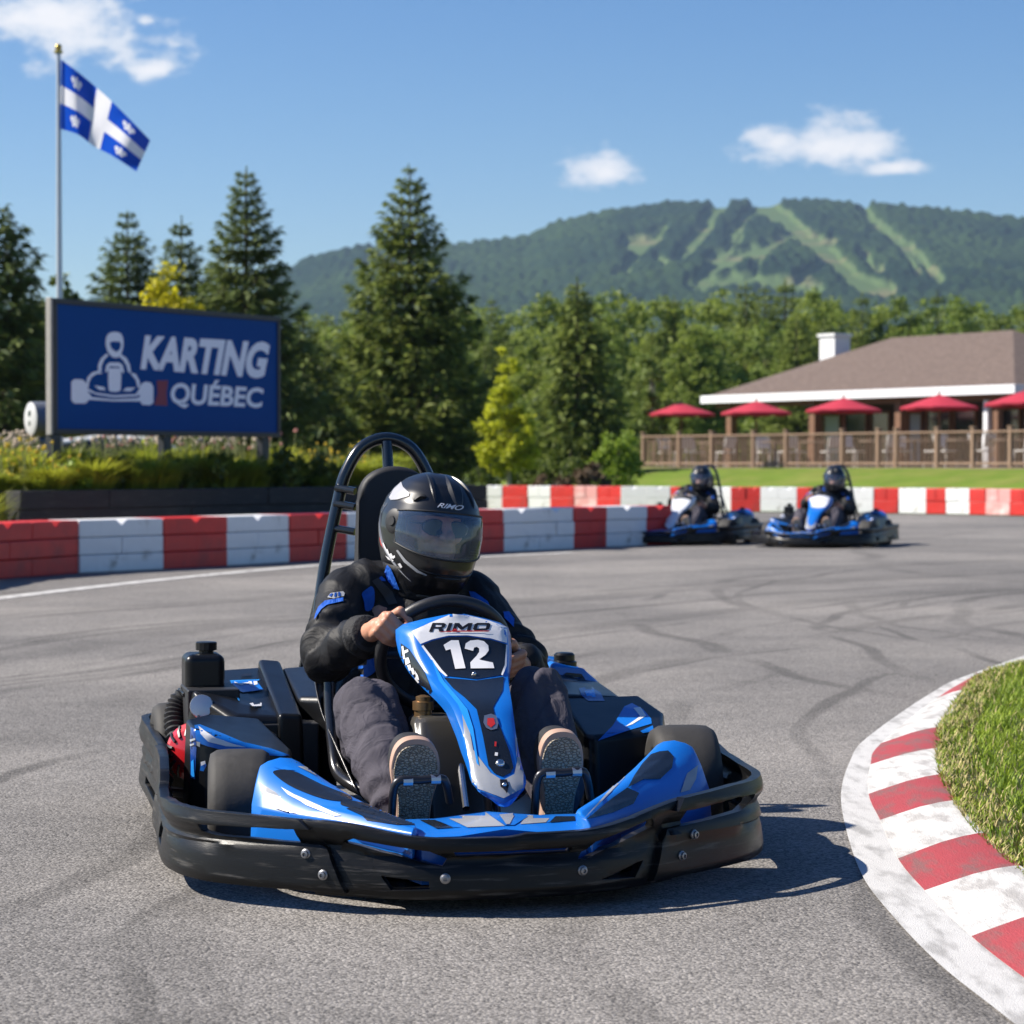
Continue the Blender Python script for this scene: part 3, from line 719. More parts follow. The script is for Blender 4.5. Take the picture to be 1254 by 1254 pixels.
# flagpole and flag
pmat('pole_metal', (0.52, 0.53, 0.54), 0.38, metal=0.6, var=0.08); pmat('gold', (0.5, 0.38, 0.12), 0.35, metal=0.9)
FD = 27.5; fp = at(72.5, 300, FD); ftop = at(72, 66, FD).z
fr = empty('flagpole', (fp.x, fp.y, 0)); tag(fr, 'tall silver flagpole rising behind the blue sign', 'flagpole')
b_ = MB(); b_.tube([(0, 0, 0), (0, 0, ftop * .5), (0, 0, ftop)], [.045, .036, .026], 14); b_.build('shaft', 'pole_metal', fr, 60)
b_ = MB(); b_.lathe([(.02, 0), (.05, .01), (.05, .035), (.03, .045)], (0, 0, ftop), (0, 0, 1), 14); b_.ell((0, 0, ftop + .075), .04); b_.build('finial', 'gold', fr, 50)
def flagmat():
    m = bpy.data.materials.new('flag_cloth'); m.use_nodes = True; MATS['flag_cloth'] = m
    g = N(m.node_tree); b = g.n['Principled BSDF']; out = g.n['Material Output']
    uv = g.node('ShaderNodeUVMap').outputs[0]; s = g.node('ShaderNodeSeparateXYZ', {0: uv}); x, y = s.outputs[0], s.outputs[1]
    ver = g.math('LESS_THAN', g.math('ABSOLUTE', g.math('SUBTRACT', x, 0.5)), 0.085); hor = g.math('LESS_THAN', g.math('ABSOLUTE', g.math('SUBTRACT', y, 0.5)), 0.13)
    f = g.math('MAXIMUM', ver, hor)
    # a lily in each quarter: three petals, a band and a foot
    qx = g.math('MULTIPLY', g.math('SUBTRACT', g.math('PINGPONG', g.math('ADD', x, .0), .5), .20), 1.5); qy = g.math('SUBTRACT', g.math('MULTIPLY', g.math('FRACT', g.math('MULTIPLY', y, 2.0)), .5), .25)
    sy = g.math('SUBTRACT', qy, g.math('MULTIPLY', g.math('SUBTRACT', g.math('MULTIPLY', g.math('GREATER_THAN', y, .5), 2.0), 1.0), .06))
    ax_ = g.math('ABSOLUTE', qx)
    def ell(px, cx, cy, rx, ry):
        a = g.math('DIVIDE', g.math('SUBTRACT', px, cx), rx); c = g.math('DIVIDE', g.math('SUBTRACT', sy, cy), ry)
        return g.math('LESS_THAN', g.math('ADD', g.math('MULTIPLY', a, a), g.math('MULTIPLY', c, c)), 1.0)
    for e in (ell(ax_, 0, .015, .026, .085), ell(ax_, .058, .022, .028, .048), ell(ax_, 0, -.035, .065, .014), ell(ax_, .03, -.065, .02, .03)): f = g.math('MAXIMUM', f, e)
    c = g.mix(f, (0.008, 0.075, 0.52), (0.80, 0.80, 0.84)); g.put(b.inputs['Base Color'], c); b.inputs['Roughness'].default_value = .7
    tr = g.node('ShaderNodeBsdfTranslucent', {'Color': c}); mx = g.node('ShaderNodeMixShader', {0: .45, 1: b.outputs[0], 2: tr.outputs[0]}); g.put(out.inputs[0], mx.outputs[0])
flagmat()
nu, nv = 44, 24; vs = []; uvs = []
top_ = [(75, 73), (100, 92), (128, 116), (154, 141), (184, 172)]; bot_ = [(75, 158), (96, 165), (115, 179), (138, 191), (167, 210)]
tp, bt = spline([(a, b, 0) for a, b in top_], 11), spline([(a, b, 0) for a, b in bot_], 11)
for i in range(nu + 1):
    u = i / nu; a = tp[i]; b = bt[i]
    for j in range(nv + 1):
        v = j / nv; q = b.lerp(a, v); Y = FD - .05 + u * .75 + .13 * sin(u * 9 + v * 1.4) * min(1, u * 4) + .05 * sin(u * 19 - v * 3) * u
        vs.append(at(q.x, q.y, Y)); uvs.append((u, v))
me = bpy.data.meshes.new('flag'); fs = [(i * (nv + 1) + j, (i + 1) * (nv + 1) + j, (i + 1) * (nv + 1) + j + 1, i * (nv + 1) + j + 1) for i in range(nu) for j in range(nv)]
og = vs[0].copy(); me.from_pydata([tuple(p - og) for p in vs], [], fs); ul = me.uv_layers.new(name='UVMap')
for p in me.polygons:
    for li, vi in zip(p.loop_indices, p.vertices): ul.data[li].uv = uvs[vi]
fl = link('flag', me, 'flag_cloth', ang=180); fl.location = og
tag(fl, 'blue flag with white cross and white lilies waving on the silver pole', 'flag')
# ------------------------------------------------------------------ trees and plants
leafmat('spruce_needles', (0.045, 0.075, 0.020), (0.19, 0.24, 0.055), (0.14, 0.18, 0.048), 1.3, 0.32, 0.6)
leafmat('pine_needles', (0.055, 0.090, 0.018), (0.26, 0.31, 0.065), None, 1.0, 0.35, 0.6)
leafmat('broad_leaves', (0.060, 0.090, 0.016), (0.20, 0.24, 0.040), (0.10, 0.14, 0.034), 0.8, 0.3, 0.5)
leafmat('wood_needles', (0.08, 0.125, 0.028), (0.24, 0.295, 0.065), (0.24, 0.29, 0.06), 0.6, 0.4, 0.6)
leafmat('wood_leaves', (0.12, 0.175, 0.034), (0.36, 0.42, 0.075), (0.20, 0.28, 0.06), 0.6, 0.5, 0.5)
leafmat('yellow_leaves', (0.32, 0.30, 0.016), (0.68, 0.62, 0.03), None, 1.6, 0.5, 0.5)
leafmat('sapling_leaves', (0.30, 0.35, 0.02), (0.62, 0.64, 0.05), None, 1.6, 0.55, 0.5)
leafmat('birch_leaves', (0.10, 0.15, 0.03), (0.24, 0.30, 0.07), None, 1.2, 0.4, 0.5)
leafmat('shrub_leaves', (0.045, 0.075, 0.012), (0.17, 0.21, 0.03), None, 1.5, 0.25, 0.5)
leafmat('bright_shrub', (0.13, 0.21, 0.016), (0.32, 0.43, 0.045), None, 1.5, 0.3, 0.5)
leafmat('russet_leaves', (0.07, 0.05, 0.03), (0.22, 0.15, 0.09), None, 2.5, 0.3, 0.6)
leafmat('ornamental_blades', (0.13, 0.18, 0.018), (0.36, 0.40, 0.045), (0.40, 0.40, 0.035), 2.0, 0.5, 0.5)
pmat('bark', (0.085, 0.06, 0.045), 0.9, var=0.35, vscale=3, bump=0.8, bscale=14, stretch=(3, 3, .6)); pmat('pale_bark', (0.30, 0.27, 0.24), 0.85, var=0.3, vscale=4, bump=0.5, bscale=20)
def card(b, p, d, n, L, W):
    """one leaf spray: a bent diamond lying along d, facing n"""
    s = d.cross(n)
    if s.length < 1e-4: s = d.orthogonal()
    s = s.normalized() * W * .5; m = p + d * (L * .45)
    b.v += [p, m + s, p + d * L - n * (L * .12), m - s]; o = len(b.v) - 4
    b.f.append([o, o + 1, o + 2, o + 3]); b.m.append(0)
def rv(r): 
    while True:
        v = V((r.uniform(-1, 1), r.uniform(-1, 1), r.uniform(-1, 1)))
        if .05 < v.length < 1: return v.normalized()
def finish(root, cb, tb, leaf, bark):
    tb.build('trunk', bark, root, 60, fix=False)
    me = cb.mesh('crown'); link('crown', me, leaf, root, None)
def conifer(H, R, seed, leaf, bark='bark', base=.08, whorls=26, per=7, spray=.32, dens=1.0, droop=.25, shape=.88, lean=0.0, name='spruce_tree'):
    r = random.Random(seed); root = empty(name); cb, tb = MB(), MB()
    tb.tube([(0, 0, -.1), (lean * .3, 0, H * .5), (lean, 0, H * .99)], [max(.05, H * .017), H * .010, .012], 8)
    for w_ in range(whorls):
        t = base + (1 - base) * ((w_ + r.random() * .6) / whorls) ** .92; z = H * t
        n = max(3, int(per * (1.15 - .5 * t))); a0 = r.random() * 6.28
        for k in range(n):
            prof = (1 - t) ** shape if t > base + .12 else (1 - t) ** shape * (.72 + 2.3 * (t - base))
            L = R * prof * r.uniform(.58, 1.15) + .03; sk = spray * (.42 + .58 * min(1, L / (.42 * R)))
            a = a0 + 2 * pi * k / n + r.uniform(-.3, .3); h = V((cos(a), sin(a), 0)); up = .35 * t * 1.3 - droop * (1 - t)
            o = V((lean * t, 0, z)); pts = []
            for q in range(5):
                u = q / 4; pts.append(o + h * (L * u) + V((0, 0, L * (up * u + (-.22 * u * (1 - u) * 2 + .16 * u ** 3) ))))
            if L > .5 and seed < 900: tb.tube([pts[0], pts[2], pts[4]], [.02 + L * .008, .014, .005], 4)
            ns = max(5, int(L / sk * 7.5 * dens))
            for q in range(ns):
                u = 1 - (r.random() ** 1.35) * .93; i = min(3, int(u * 4)); f = u * 4 - i; p = pts[i].lerp(pts[i + 1], f)
                side = h.cross(V((0, 0, 1))) * r.uniform(-1, 1) * (.10 + .34 * L * (1.12 - u)); p = p + side + V((0, 0, r.uniform(-.10, .03) * spray * 2))
                d = (h * r.uniform(.35, 1) + side.normalized() * r.uniform(.1, .9) + V((0, 0, r.uniform(-.55, .25)))).normalized() if side.length > 1e-5 else h
                card(cb, p, d, (V((0, 0, 1)) + rv(r) * .7).normalized(), sk * r.uniform(.7, 1.3), sk * r.uniform(.26, .44))
    for q in range(22): card(cb, V((lean, 0, H * (.93 + .003 * q))), (V((0, 0, 1)) + rv(r) * .45).normalized(), rv(r), spray * .5, spray * .13)
    finish(root, cb, tb, leaf, bark); return root
def broad(H, blobs, seed, leaf, bark='bark', leafsize=.14, n=7000, trunk=.3, name='broadleaf_tree', clumps=True, tr=None):
    """blobs: (x, y, z, rx, ry, rz); leaves gather in clumps through each blob's volume"""
    r = random.Random(seed); root = empty(name); cb, tb = MB(), MB(); tr = tr or max(.03, H * .014)
    tb.tube([(0, 0, -.1), (0, 0, H * trunk), (.02 * H, 0, H * .72)], [tr * 1.25, tr, tr * .35], 9)
    tot = sum(x[3] * x[4] * x[5] for x in blobs)
    for bx in blobs:
        c, rad = V(bx[:3]), bx[3:]; tb.tube([(0, 0, max(H * trunk * .8, c.z - rad[2] * 1.3)), tuple(c * .6 + V((0, 0, c.z * .4 - rad[2] * .35))), tuple(c)], [tr * .6, tr * .35, tr * .12], 5)
        nn = int(n * bx[3] * bx[4] * bx[5] / tot); nc = max(5, nn // 46); left = nn
        for k in range(nc):
            d = rv(r); rr = r.uniform(.30, 1.0) ** .5; cc = c + V((d.x * rad[0], d.y * rad[1], d.z * rad[2])) * rr; cs = r.uniform(.16, .30) * (rad[0] + rad[2]) / 2
            for q in range(nn // nc):
                e = rv(r) * cs * r.random() ** .5; p = cc + V((e.x, e.y, e.z * .8)); card(cb, p, rv(r), (d + rv(r) * 1.0 + V((0, 0, .4))).normalized(), leafsize * r.uniform(.7, 1.3), leafsize * r.uniform(.5, .8))
    finish(root, cb, tb, leaf, bark); return root
def stand(o, px, Y, label, cat='tree', group=None, s=1.0, rz=None, z=0.0):
    p = at(px, 600, Y); o.location = (p.x, p.y, z); o.scale = (s,) * 3
    if rz is not None: o.rotation_euler.z = rz
    return tag(o, label, cat, group)
hgt = lambda y, Y: (HOR - y) / FPX * Y + CAM_H
Y = 46; stand(conifer(hgt(206, Y), 1.95, 3, 'spruce_needles', whorls=30, per=11, spray=.20, dens=2.3, droop=.30, base=.1), 302, Y, 'slender dark spruce rising behind the right end of the blue sign')
Y = 60; stand(conifer(hgt(258, Y), 2.5, 4, 'spruce_needles', whorls=24, per=11, spray=.25, dens=2.3), 157, Y, 'dark pointed spruce behind the sign, left of the yellow tree')
Y = 63; stand(conifer(hgt(266, Y), 2.4, 5, 'spruce_needles', whorls=23, per=11, spray=.25, dens=2.3), 223, Y, 'small dark spruce rising behind the yellow tree')
Y = 58; stand(conifer(hgt(203, Y), 2.85, 6, 'pine_needles', whorls=27, per=12, spray=.27, dens=2.2, droop=.10, shape=.92, base=.11), 502, Y, 'tallest and widest dark green conifer directly behind the helmet')
Y = 44; stand(conifer(hgt(250, Y), 1.6, 7, 'spruce_needles', whorls=30, per=10, spray=.24, dens=1.8, shape=.6), -4, Y, 'dark conifer cut off by the left edge of the photo')
Y = 52; stand(broad(hgt(318, Y), [(0, 0, 3.0, 1.0, 1.0, 1.5), (-.7, .2, 2.1, .9, .9, 1.2), (.6, 0, 2.2, .8, .8, 1.2), (0, 0, 4.2, .55, .55, .9)], 8, 'broad_leaves', n=6000, leafsize=.17), 72, Y, 'bushy dark green tree behind the flagpole')
Y = 40; stand(broad(hgt(318, Y), [(0, 0, 3.3, .42, .42, 1.0), (-.33, 0, 3.0, .30, .35, .8), (.34, .1, 3.05, .30, .35, .75), (0, 0, 2.2, .6, .6, .9)], 9, 'yellow_leaves', n=5200, leafsize=.10, name='yellow_tree'), 205, Y, 'bright yellow leafy tree rising above the blue sign')
Y = 55; stand(broad(hgt(416, Y), [(0, 0, 2.95, .24, .24, .80), (-.05, 0, 2.3, .38, .38, .6), (-.26, 0, 1.75, .44, .45, .6), (.28, 0, 1.65, .46, .45, .6), (0, 0, 1.2, .74, .6, .45)], 10, 'sapling_leaves', 'pale_bark', n=7000, leafsize=.10, name='sapling', tr=.045), 623, Y, 'bright yellow green sapling with a thin pale trunk behind the far barrier')
Y = 70; stand(conifer(hgt(343, Y), 1.75, 11, 'pine_needles', whorls=26, per=9, spray=.36, dens=1.6, droop=.1, shape=.8, base=.06), 707, Y, 'dark bushy conifer right of the yellow green sapling')
Y = 78; stand(broad(hgt(418, Y), [(0, 0, 3.7, .45, .45, 1.1), (-.3, 0, 2.5, .75, .7, .9), (.35, 0, 2.2, .75, .7, .9), (0, 0, 1.4, .95, .8, .7)], 12, 'birch_leaves', 'pale_bark', n=4200, leafsize=.15, name='young_tree'), 797, Y, 'pale green young tree left of the terrace railing')
Y = 56; stand(conifer(hgt(392, Y), 1.7, 14, 'spruce_needles', whorls=22, per=9, spray=.30, dens=1.2), 372, Y, 'dark low conifer just right of the blue sign')
Y = 50; stand(conifer(hgt(360, Y), 1.6, 15, 'spruce_needles', whorls=22, per=9, spray=.30, dens=1.3), 30, Y, 'dark low conifer behind the grey drum')
# shrubs and hedge plants
def shrub(px, Y, y_top, wd, leaf, label, seed, n=1800, ls=.11, z=0.0, name='shrub'):
    H = hgt(y_top, Y) - z; w2 = wd / FPX * Y / 2
    o = broad(H, [(0, 0, H * .52, w2 * .8, w2 * .8, H * .48), (-w2 * .45, .1, H * .38, w2 * .55, w2 * .5, H * .38), (w2 * .45, -.1, H * .40, w2 * .55, w2 * .5, H * .36)], seed, leaf, n=n, leafsize=ls, trunk=.2, name=name, tr=.03)
    stand(o, px, Y, label, 'shrub', None, z=z)
shrub(756, 61, 524, 66, 'bright_shrub', 'rounded bright green shrub left of the terrace railing', 21, 2600)
shrub(722, 60, 562, 54, 'russet_leaves', 'reddish low shrub at the left foot of the lawn bank', 22, 1500)
shrub(676, 61, 574, 50, 'russet_leaves', 'small reddish shrub right of the sapling trunk', 23, 1100)
shrub(697, 68, 528, 90, 'shrub_leaves', 'dark green shrub below the bushy conifer', 24, 2600)
shrub(560, 64, 540, 110, 'shrub_leaves', 'dark green shrub right of the helmet, left of the sapling', 25, 2800)
shrub(640, 70, 536, 90, 'shrub_leaves', 'dark green shrub behind the sapling trunk', 26, 2400)
shrub(470, 62, 545, 100, 'shrub_leaves', 'dark green shrub behind the tall kart seat', 27, 2400)
shrub(400, 60, 535, 90, 'shrub_leaves', 'dark green shrub behind the right end of the planter', 28, 2400)
shrub(780, 80, 560, 40, 'shrub_leaves', 'small dark shrub at the left corner of the terrace', 29, 900)
shrub(186, 33, 535, 40, 'sapling_leaves', 'yellow green bush under the blue sign beside the middle post', 30, 1300, .07, .3)
shrub(115, 46, 510, 130, 'shrub_leaves', 'dark green shrub behind the left post of the blue sign', 31, 2200)
shrub(250, 46, 512, 150, 'shrub_leaves', 'dark green shrub behind the blue sign between its posts', 32, 2400)
shrub(350, 50, 510, 110, 'shrub_leaves', 'dark green shrub at the right edge of the blue sign', 33, 2000)

# woodland: a few kinds, each tree of it a copy
protos = []
for k in range(5):
    r = random.Random(400 + k); protos.append(broad(9, [(0, 0, 6.6, 1.25, 1.25, 2.1), (r.uniform(-.8, -.4), .3, 4.9, 1.3, 1.2, 1.9), (r.uniform(.4, .8), -.2, 4.6, 1.35, 1.2, 2.0), (0, .2, 2.6, 1.5, 1.4, 2.2)], 500 + k, 'wood_leaves' if k != 3 else 'birch_leaves', n=8000, leafsize=.21, trunk=.35, name='woodland_tree'))
for k in range(3): protos.append(conifer(9, 1.9, 900 + k, 'wood_needles', whorls=24, per=8, spray=.34, dens=1.7, droop=.15, shape=.7, base=.06, name='woodland_conifer'))
used = set()
def wood(px, Y, ytop, k, z=0.0, label=None):
    src = protos[k]; o = src if k not in used else copy_tree(src); used.add(k); p = at(px, 600, Y); H = hgt(ytop, Y) - z
    con = k >= 5; o.location = (p.x, p.y, z); r = random.Random(px * 7 + Y); s = H / 9.0; wsc = s * r.uniform(.95, 1.25)
    o.scale = (wsc, wsc, s); o.rotation_euler.z = r.random() * 6.28
    tag(o, label or ('dark green woodland conifer in the tree belt below the mountain' if con else 'green leafy woodland tree in the tree belt below the mountain'), 'tree', 'conifers of the woodland belt' if con else 'leafy trees of the woodland belt')
TOPS = [(-80, 395), (0, 390), (60, 385), (130, 372), (200, 372), (260, 380), (340, 386), (370, 374), (410, 385), (450, 375), (560, 356), (590, 352), (625, 362), (660, 360), (700, 342), (740, 338), (780, 350), (830, 352), (880, 342), (920, 336), (960, 345), (1000, 356), (1040, 350), (1080, 352), (1130, 356), (1180, 352), (1215, 364), (1254, 356), (1320, 352), (1400, 360), (1900, 380)]
r = random.Random(77)
x = -90
while x < 1900:
    yt = lerp_table(TOPS, x) + r.uniform(-6, 16); wood(int(x), r.uniform(112, 124), yt, r.choice([0, 1, 2, 3, 4, 0, 1, 5, 6]), .0); x += r.uniform(17, 27)
x = -80
while x < 1800:
    yt = lerp_table(TOPS, x) + r.uniform(28, 70); wood(int(x), r.uniform(98, 108), yt, r.choice([0, 1, 2, 4, 5, 6, 7, 5]), .0); x += r.uniform(26, 44)
x = -70
while x < 860:
    yt = lerp_table(TOPS, x) + r.uniform(85, 120); wood(int(x), r.uniform(84, 93), yt, r.choice([0, 1, 2, 4, 5, 6, 7]), .0); x += r.uniform(40, 62)

# planting in the raised bed
def grassclump(seed, H, R, n, mat, name='ornamental_plant'):
    r = random.Random(seed); b = MB()
    for k in range(n):
        a = r.random() * 6.28; c, s = cos(a), sin(a); q = R * r.random() * .45; le = R * r.uniform(.3, 1.0); h = H * r.uniform(.6, 1.05); w_ = r.uniform(.006, .013)
        p = V((c * q, s * q, 0)); m1 = p + V((c * le * .35, s * le * .35, h * .7)); m2 = p + V((c * le, s * le, h * r.uniform(.75, 1.0))); px_, py_ = -s * w_, c * w_
        b.add([p + V((px_, py_, 0)), p - V((px_, py_, 0)), m1 - V((px_, py_, 0)), m1 + V((px_, py_, 0)), m2], [(0, 1, 2, 3), (3, 2, 4)])
    o = link(name, b.mesh(name), mat, None, None); return o
gp = [grassclump(k, .40, .36, 620, 'ornamental_blades') for k in range(3)]
gused = set(); r = random.Random(9)
def bedpoint(px, off): q = onwall(px, off); return V((q.x, q.y, PH - .07 + .02 * off))
for px in range(-6, 470, 25):
    for off in (.5, 1.2, 2.1):
        q = bedpoint(px + r.uniform(-8, 8), off + r.uniform(-.2, .2)); k = r.randrange(3); o = gp[k] if k not in gused else gp[k].copy()
        if k in gused: COL.objects.link(o)
        gused.add(k); s = r.uniform(.5, 1.25) * (1.0 if off < 1 else 1.1); o.location = q; o.scale = (s, s, s * r.uniform(.85, 1.15)); o.rotation_euler.z = r.random() * 6
        tag(o, 'green ornamental grass clump in the black planter below the blue sign', 'grass clump', 'ornamental grasses in the planter')
pf = []
for k in range(2):
    o = broad(.5, [(0, 0, .22, .26, .24, .20), (.14, .05, .16, .2, .2, .15), (-.15, 0, .15, .18, .2, .14)], 640 + k, 'shrub_leaves' if k else 'bright_shrub', n=420, leafsize=.075, trunk=.2, name='leafy_perennial', tr=.012); pf.append(o)
pu = set()
for px, off, k, sc in ((86, .45, 0, .9), (104, .5, 1, 1.1), (142, .45, 1, 1.0), (176, .5, 0, .8), (222, .5, 1, .9), (262, .45, 1, 1.1), (300, .5, 0, .9), (348, .45, 1, 1.2), (392, .5, 1, 1.0), (60, .5, 0, .8)):
    o = pf[k] if k not in pu else copy_tree(pf[k]); pu.add(k); o.location = bedpoint(px, off); o.scale = (sc,) * 3; o.rotation_euler.z = px
    tag(o, 'low bright green leafy plant at the front edge of the black planter' if k == 0 else 'low dark green leafy plant at the front edge of the black planter', 'plant', 'bright leafy plants in the planter' if k == 0 else 'dark leafy plants in the planter')
pmat('yellow_petal', (0.72, 0.50, 0.02), 0.6, var=.2); pmat('cream_petal', (0.62, 0.50, 0.38), 0.7, var=.25, vscale=3); pmat('pink_petal', (0.55, 0.24, 0.20), 0.7, var=.3, vscale=3); pmat('stalk', (0.10, 0.12, 0.03), 0.8)
def flowers(name, pxs, n, hl, hh, size, mat, label, seed, offs=(.3, 2.4)):
    r = random.Random(seed); b = MB()
    for k in range(n):
        q = bedpoint(r.uniform(*pxs), r.uniform(*offs)); h = r.uniform(hl, hh); t = q + V((r.uniform(-.1, .1), r.uniform(-.1, .1), h)); s = size * r.uniform(.6, 1.3)
        b.tube([q, t], .005, 3, mi=1)
        for j in range(7): 
            d = rv(r) * s * .6; b.ell(t + d, (s * .42, s * .42, s * .3), 6, 4)
    tag(b.build(name, [mat, 'stalk'], None, 60, fix=False), label, 'flowers', kind='stuff')
flowers('yellow_flowers', (-20, 68), 80, .22, .56, .028, 'yellow_petal', 'yellow flowers in the grass left of the sign post', 1)
flowers('sparse_yellow_flowers', (70, 150), 26, .22, .40, .026, 'yellow_petal', 'sparse yellow flowers low in the planter under the sign', 2, (.3, .6))
flowers('cream_flowers', (-10, 60), 50, .45, .62, .032, 'cream_petal', 'cream flower heads around the drum post', 3, (1.2, 2.6))
flowers('pale_pink_flowers', (95, 330), 150, .48, .70, .034, 'cream_petal', 'pale pink flower heads below the blue sign', 4, (1.3, 3))
flowers('pink_flowers', (90, 360), 60, .45, .70, .028, 'pink_petal', 'pink flower heads scattered behind the ornamental grass', 5, (1.3, 3))
flowers('orange_flowers', (370, 450), 36, .28, .55, .028, 'yellow_petal', 'yellow orange flowers at the right end of the planter', 6, (.6, 2.4))
for px, o_ in ((4, .2), (16, .5), (-8, .4), (10, -.5), (-4, -.3), (18, -.35)):
    q = onwall(px, o_ - .3); o = gp[0].copy(); COL.objects.link(o); o.location = (q.x - .5, q.y, 0); o.scale = (1.3, 1.3, 1.9); o.rotation_euler.z = px
    tag(o, 'tall green ornamental grass clump at the left end of the black planter', 'grass clump', 'tall grasses at the planter end')

# ------------------------------------------------------------------ clubhouse and terrace (A frame: x along the railing, y away from the track, z up)
pmat('roof_shingle', (0.105, 0.074, 0.060), 0.9, var=0.35, vscale=5, bump=0.8, bscale=7, stretch=(1.2, 1.2, 7), col2=(0.15, 0.11, 0.09), c2lo=.42, c2hi=.6); pmat('fascia_white', (0.74, 0.75, 0.77), 0.5, var=.05); pmat('soffit', (0.16, 0.13, 0.11), 0.8)
pmat('wood_brown', (0.17, 0.085, 0.045), 0.7, var=0.3, vscale=3, bump=.4, bscale=12); pmat('rail_wood', (0.24, 0.155, 0.105), 0.75, var=0.25, vscale=2, bump=.4, bscale=15); pmat('deck_wood', (0.20, 0.14, 0.10), 0.8, var=.2)
pmat('wall_dark', (0.055, 0.042, 0.036), 0.8, var=.2); pmat('window_glass', (0.02, 0.026, 0.032), 0.08, spec=0.8); pmat('pale_glass', (0.30, 0.36, 0.44), 0.4); pmat('brick_white', (0.66, 0.67, 0.68), 0.75, var=.1, bump=.5, bscale=6)  # pale panes carry window light painted as colour; car headlights share the material
pmat('parasol_red', (0.42, 0.022, 0.045), 0.75, var=.12, vscale=2, bump=.2, bscale=6); pmat('chair_white', (0.62, 0.60, 0.57), 0.5); pmat('table_top', (0.30, 0.22, 0.16), 0.6); pmat('dark_metal', (0.03, 0.03, 0.032), 0.45)
AZ = math.atan2(DE.y, DE.x); DZ = .86
def T(x, y): return DA + DE * x + DN * y
def along(px, y):
    d = ray(px, 560); o = DA + DN * y; t = (o.x * d.y - o.y * d.x) / (DE.y * d.x - DE.x * d.y); return t
cl = empty('clubhouse', DA, AZ); tag(cl, 'low clubhouse with brown hip roof, white fascia and open porch', 'building')
X0, X1, Y0, Y1, EZ = -4.56, 10.0, 6.0, 15.0, 3.19
rd = 4.5; RZ = 5.16
b_ = MB(); e_ = [(X0, Y0), (X1, Y0), (X1, Y1), (X0, Y1)]
b_.add([(x, y, EZ) for x, y in e_] + [(X0 + rd, (Y0 + Y1) / 2, RZ), (X1 - rd, (Y0 + Y1) / 2, RZ)], [(0, 1, 5, 4), (2, 3, 4, 5), (1, 2, 5), (3, 0, 4), (3, 2, 1, 0)])
rf = b_.build('roof', 'roof_shingle', cl, None)
b_ = MB(); t = .05
for x, y, dx, dy in (((X0 + X1) / 2, Y0 - t / 2 - .002, X1 - X0 + .1, t), ((X0 + X1) / 2, Y1 + t / 2 + .002, X1 - X0 + .1, t)): b_.box((x, y, EZ - .07), (dx, dy, .26))
for x in (X0 - t / 2 - .002, X1 + t / 2 + .002): b_.box((x, (Y0 + Y1) / 2, EZ - .07), (t, Y1 - Y0 - .01, .26))
b_.build('fascia', 'fascia_white', rf, bevel=.01)
b_ = MB(); b_.box(((X0 + X1) / 2, (Y0 + Y1) / 2, EZ - .09), (X1 - X0 - .02, Y1 - Y0 - .02, .06)); b_.build('soffit', 'soffit', rf)
chp = along(1022, 10.0)
b_ = MB(); b_.box((chp, 10.0, 4.65), (.78, .7, 1.3)); b_.box((chp, 10.0, 5.32), (.9, .82, .10)); b_.build('chimney', 'brick_white', rf, bevel=.01)
wx = along(985, 8.6)
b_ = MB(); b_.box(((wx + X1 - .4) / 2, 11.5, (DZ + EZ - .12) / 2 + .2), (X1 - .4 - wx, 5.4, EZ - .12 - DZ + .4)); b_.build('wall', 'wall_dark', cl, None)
for pa, pb, mt, za, zb in ((1008, 1030, 'pale_glass', .1, 1.75), (1034, 1062, 'window_glass', .1, 1.8), (1066, 1090, 'window_glass', .1, 1.8), (1112, 1130, 'pale_glass', .1, 1.75), (1134, 1165, 'window_glass', .1, 1.8), (1168, 1196, 'window_glass', .1, 1.8), (1222, 1250, 'window_glass', .1, 1.8)):
    xa, xb = along(pa, 8.75), along(pb, 8.75); b_ = MB(); zc = DZ + (za + zb) / 2; f = .07
    for x, z, dx, dz in (((xa + xb) / 2, DZ + zb - f / 2, xb - xa, f), ((xa + xb) / 2, DZ + za + f / 2, xb - xa, f), (xa + f / 2, zc, f, zb - za - 2 * f), (xb - f / 2, zc, f, zb - za - 2 * f)): b_.box((x, 8.75, z), (dx, .1, dz))
    wf = b_.build('window', 'wood_brown', cl, bevel=.006); b_ = MB(); b_.box(((xa + xb) / 2, 8.77, zc), (xb - xa - 2 * f, .03, zb - za - 2 * f)); b_.build('pane', mt, wf, None)
for px, wd, mt in ((896, .34, 'wood_brown'), (998, .36, 'wood_brown'), (1103, .34, 'wood_brown'), (1209, .22, 'fascia_white'), (1222, .26, 'wood_brown')):
    b_ = MB(); b_.box((along(px, 6.5), 6.5, (DZ + EZ - .12) / 2), (wd * .8, wd * .8, EZ - .12 - DZ)); b_.box((along(px, 6.5), 6.5, DZ + .45), (wd, wd, .9)); b_.build('porch_post', mt, cl, bevel=.012)
b_ = MB(); b_.box(((X0 + X1) / 2, 6.5, EZ - .24), (X1 - X0 - .4, .18, .24)); b_.build('porch_beam', 'wood_brown', cl, bevel=.01)
# lower wing running off to the right
wg = empty('annex', DA, AZ); tag(wg, 'low annex with a brown roof at the right end of the clubhouse', 'building')
b_ = MB(); b_.box((14.2, 12, 1.9), (7.8, 5, 2.2)); b_.build('wall', 'wall_dark', wg, None)
b_ = MB(); b_.add([(10.3, 8.6, 2.9), (19, 8.6, 2.9), (19, 15.4, 2.9), (10.3, 15.4, 2.9), (10.3, 12, 4.3), (19, 12, 4.3)], [(0, 1, 5, 4), (2, 3, 4, 5), (1, 2, 5), (3, 0, 4), (3, 2, 1, 0)]); b_.build('roof', 'roof_shingle', wg, None)
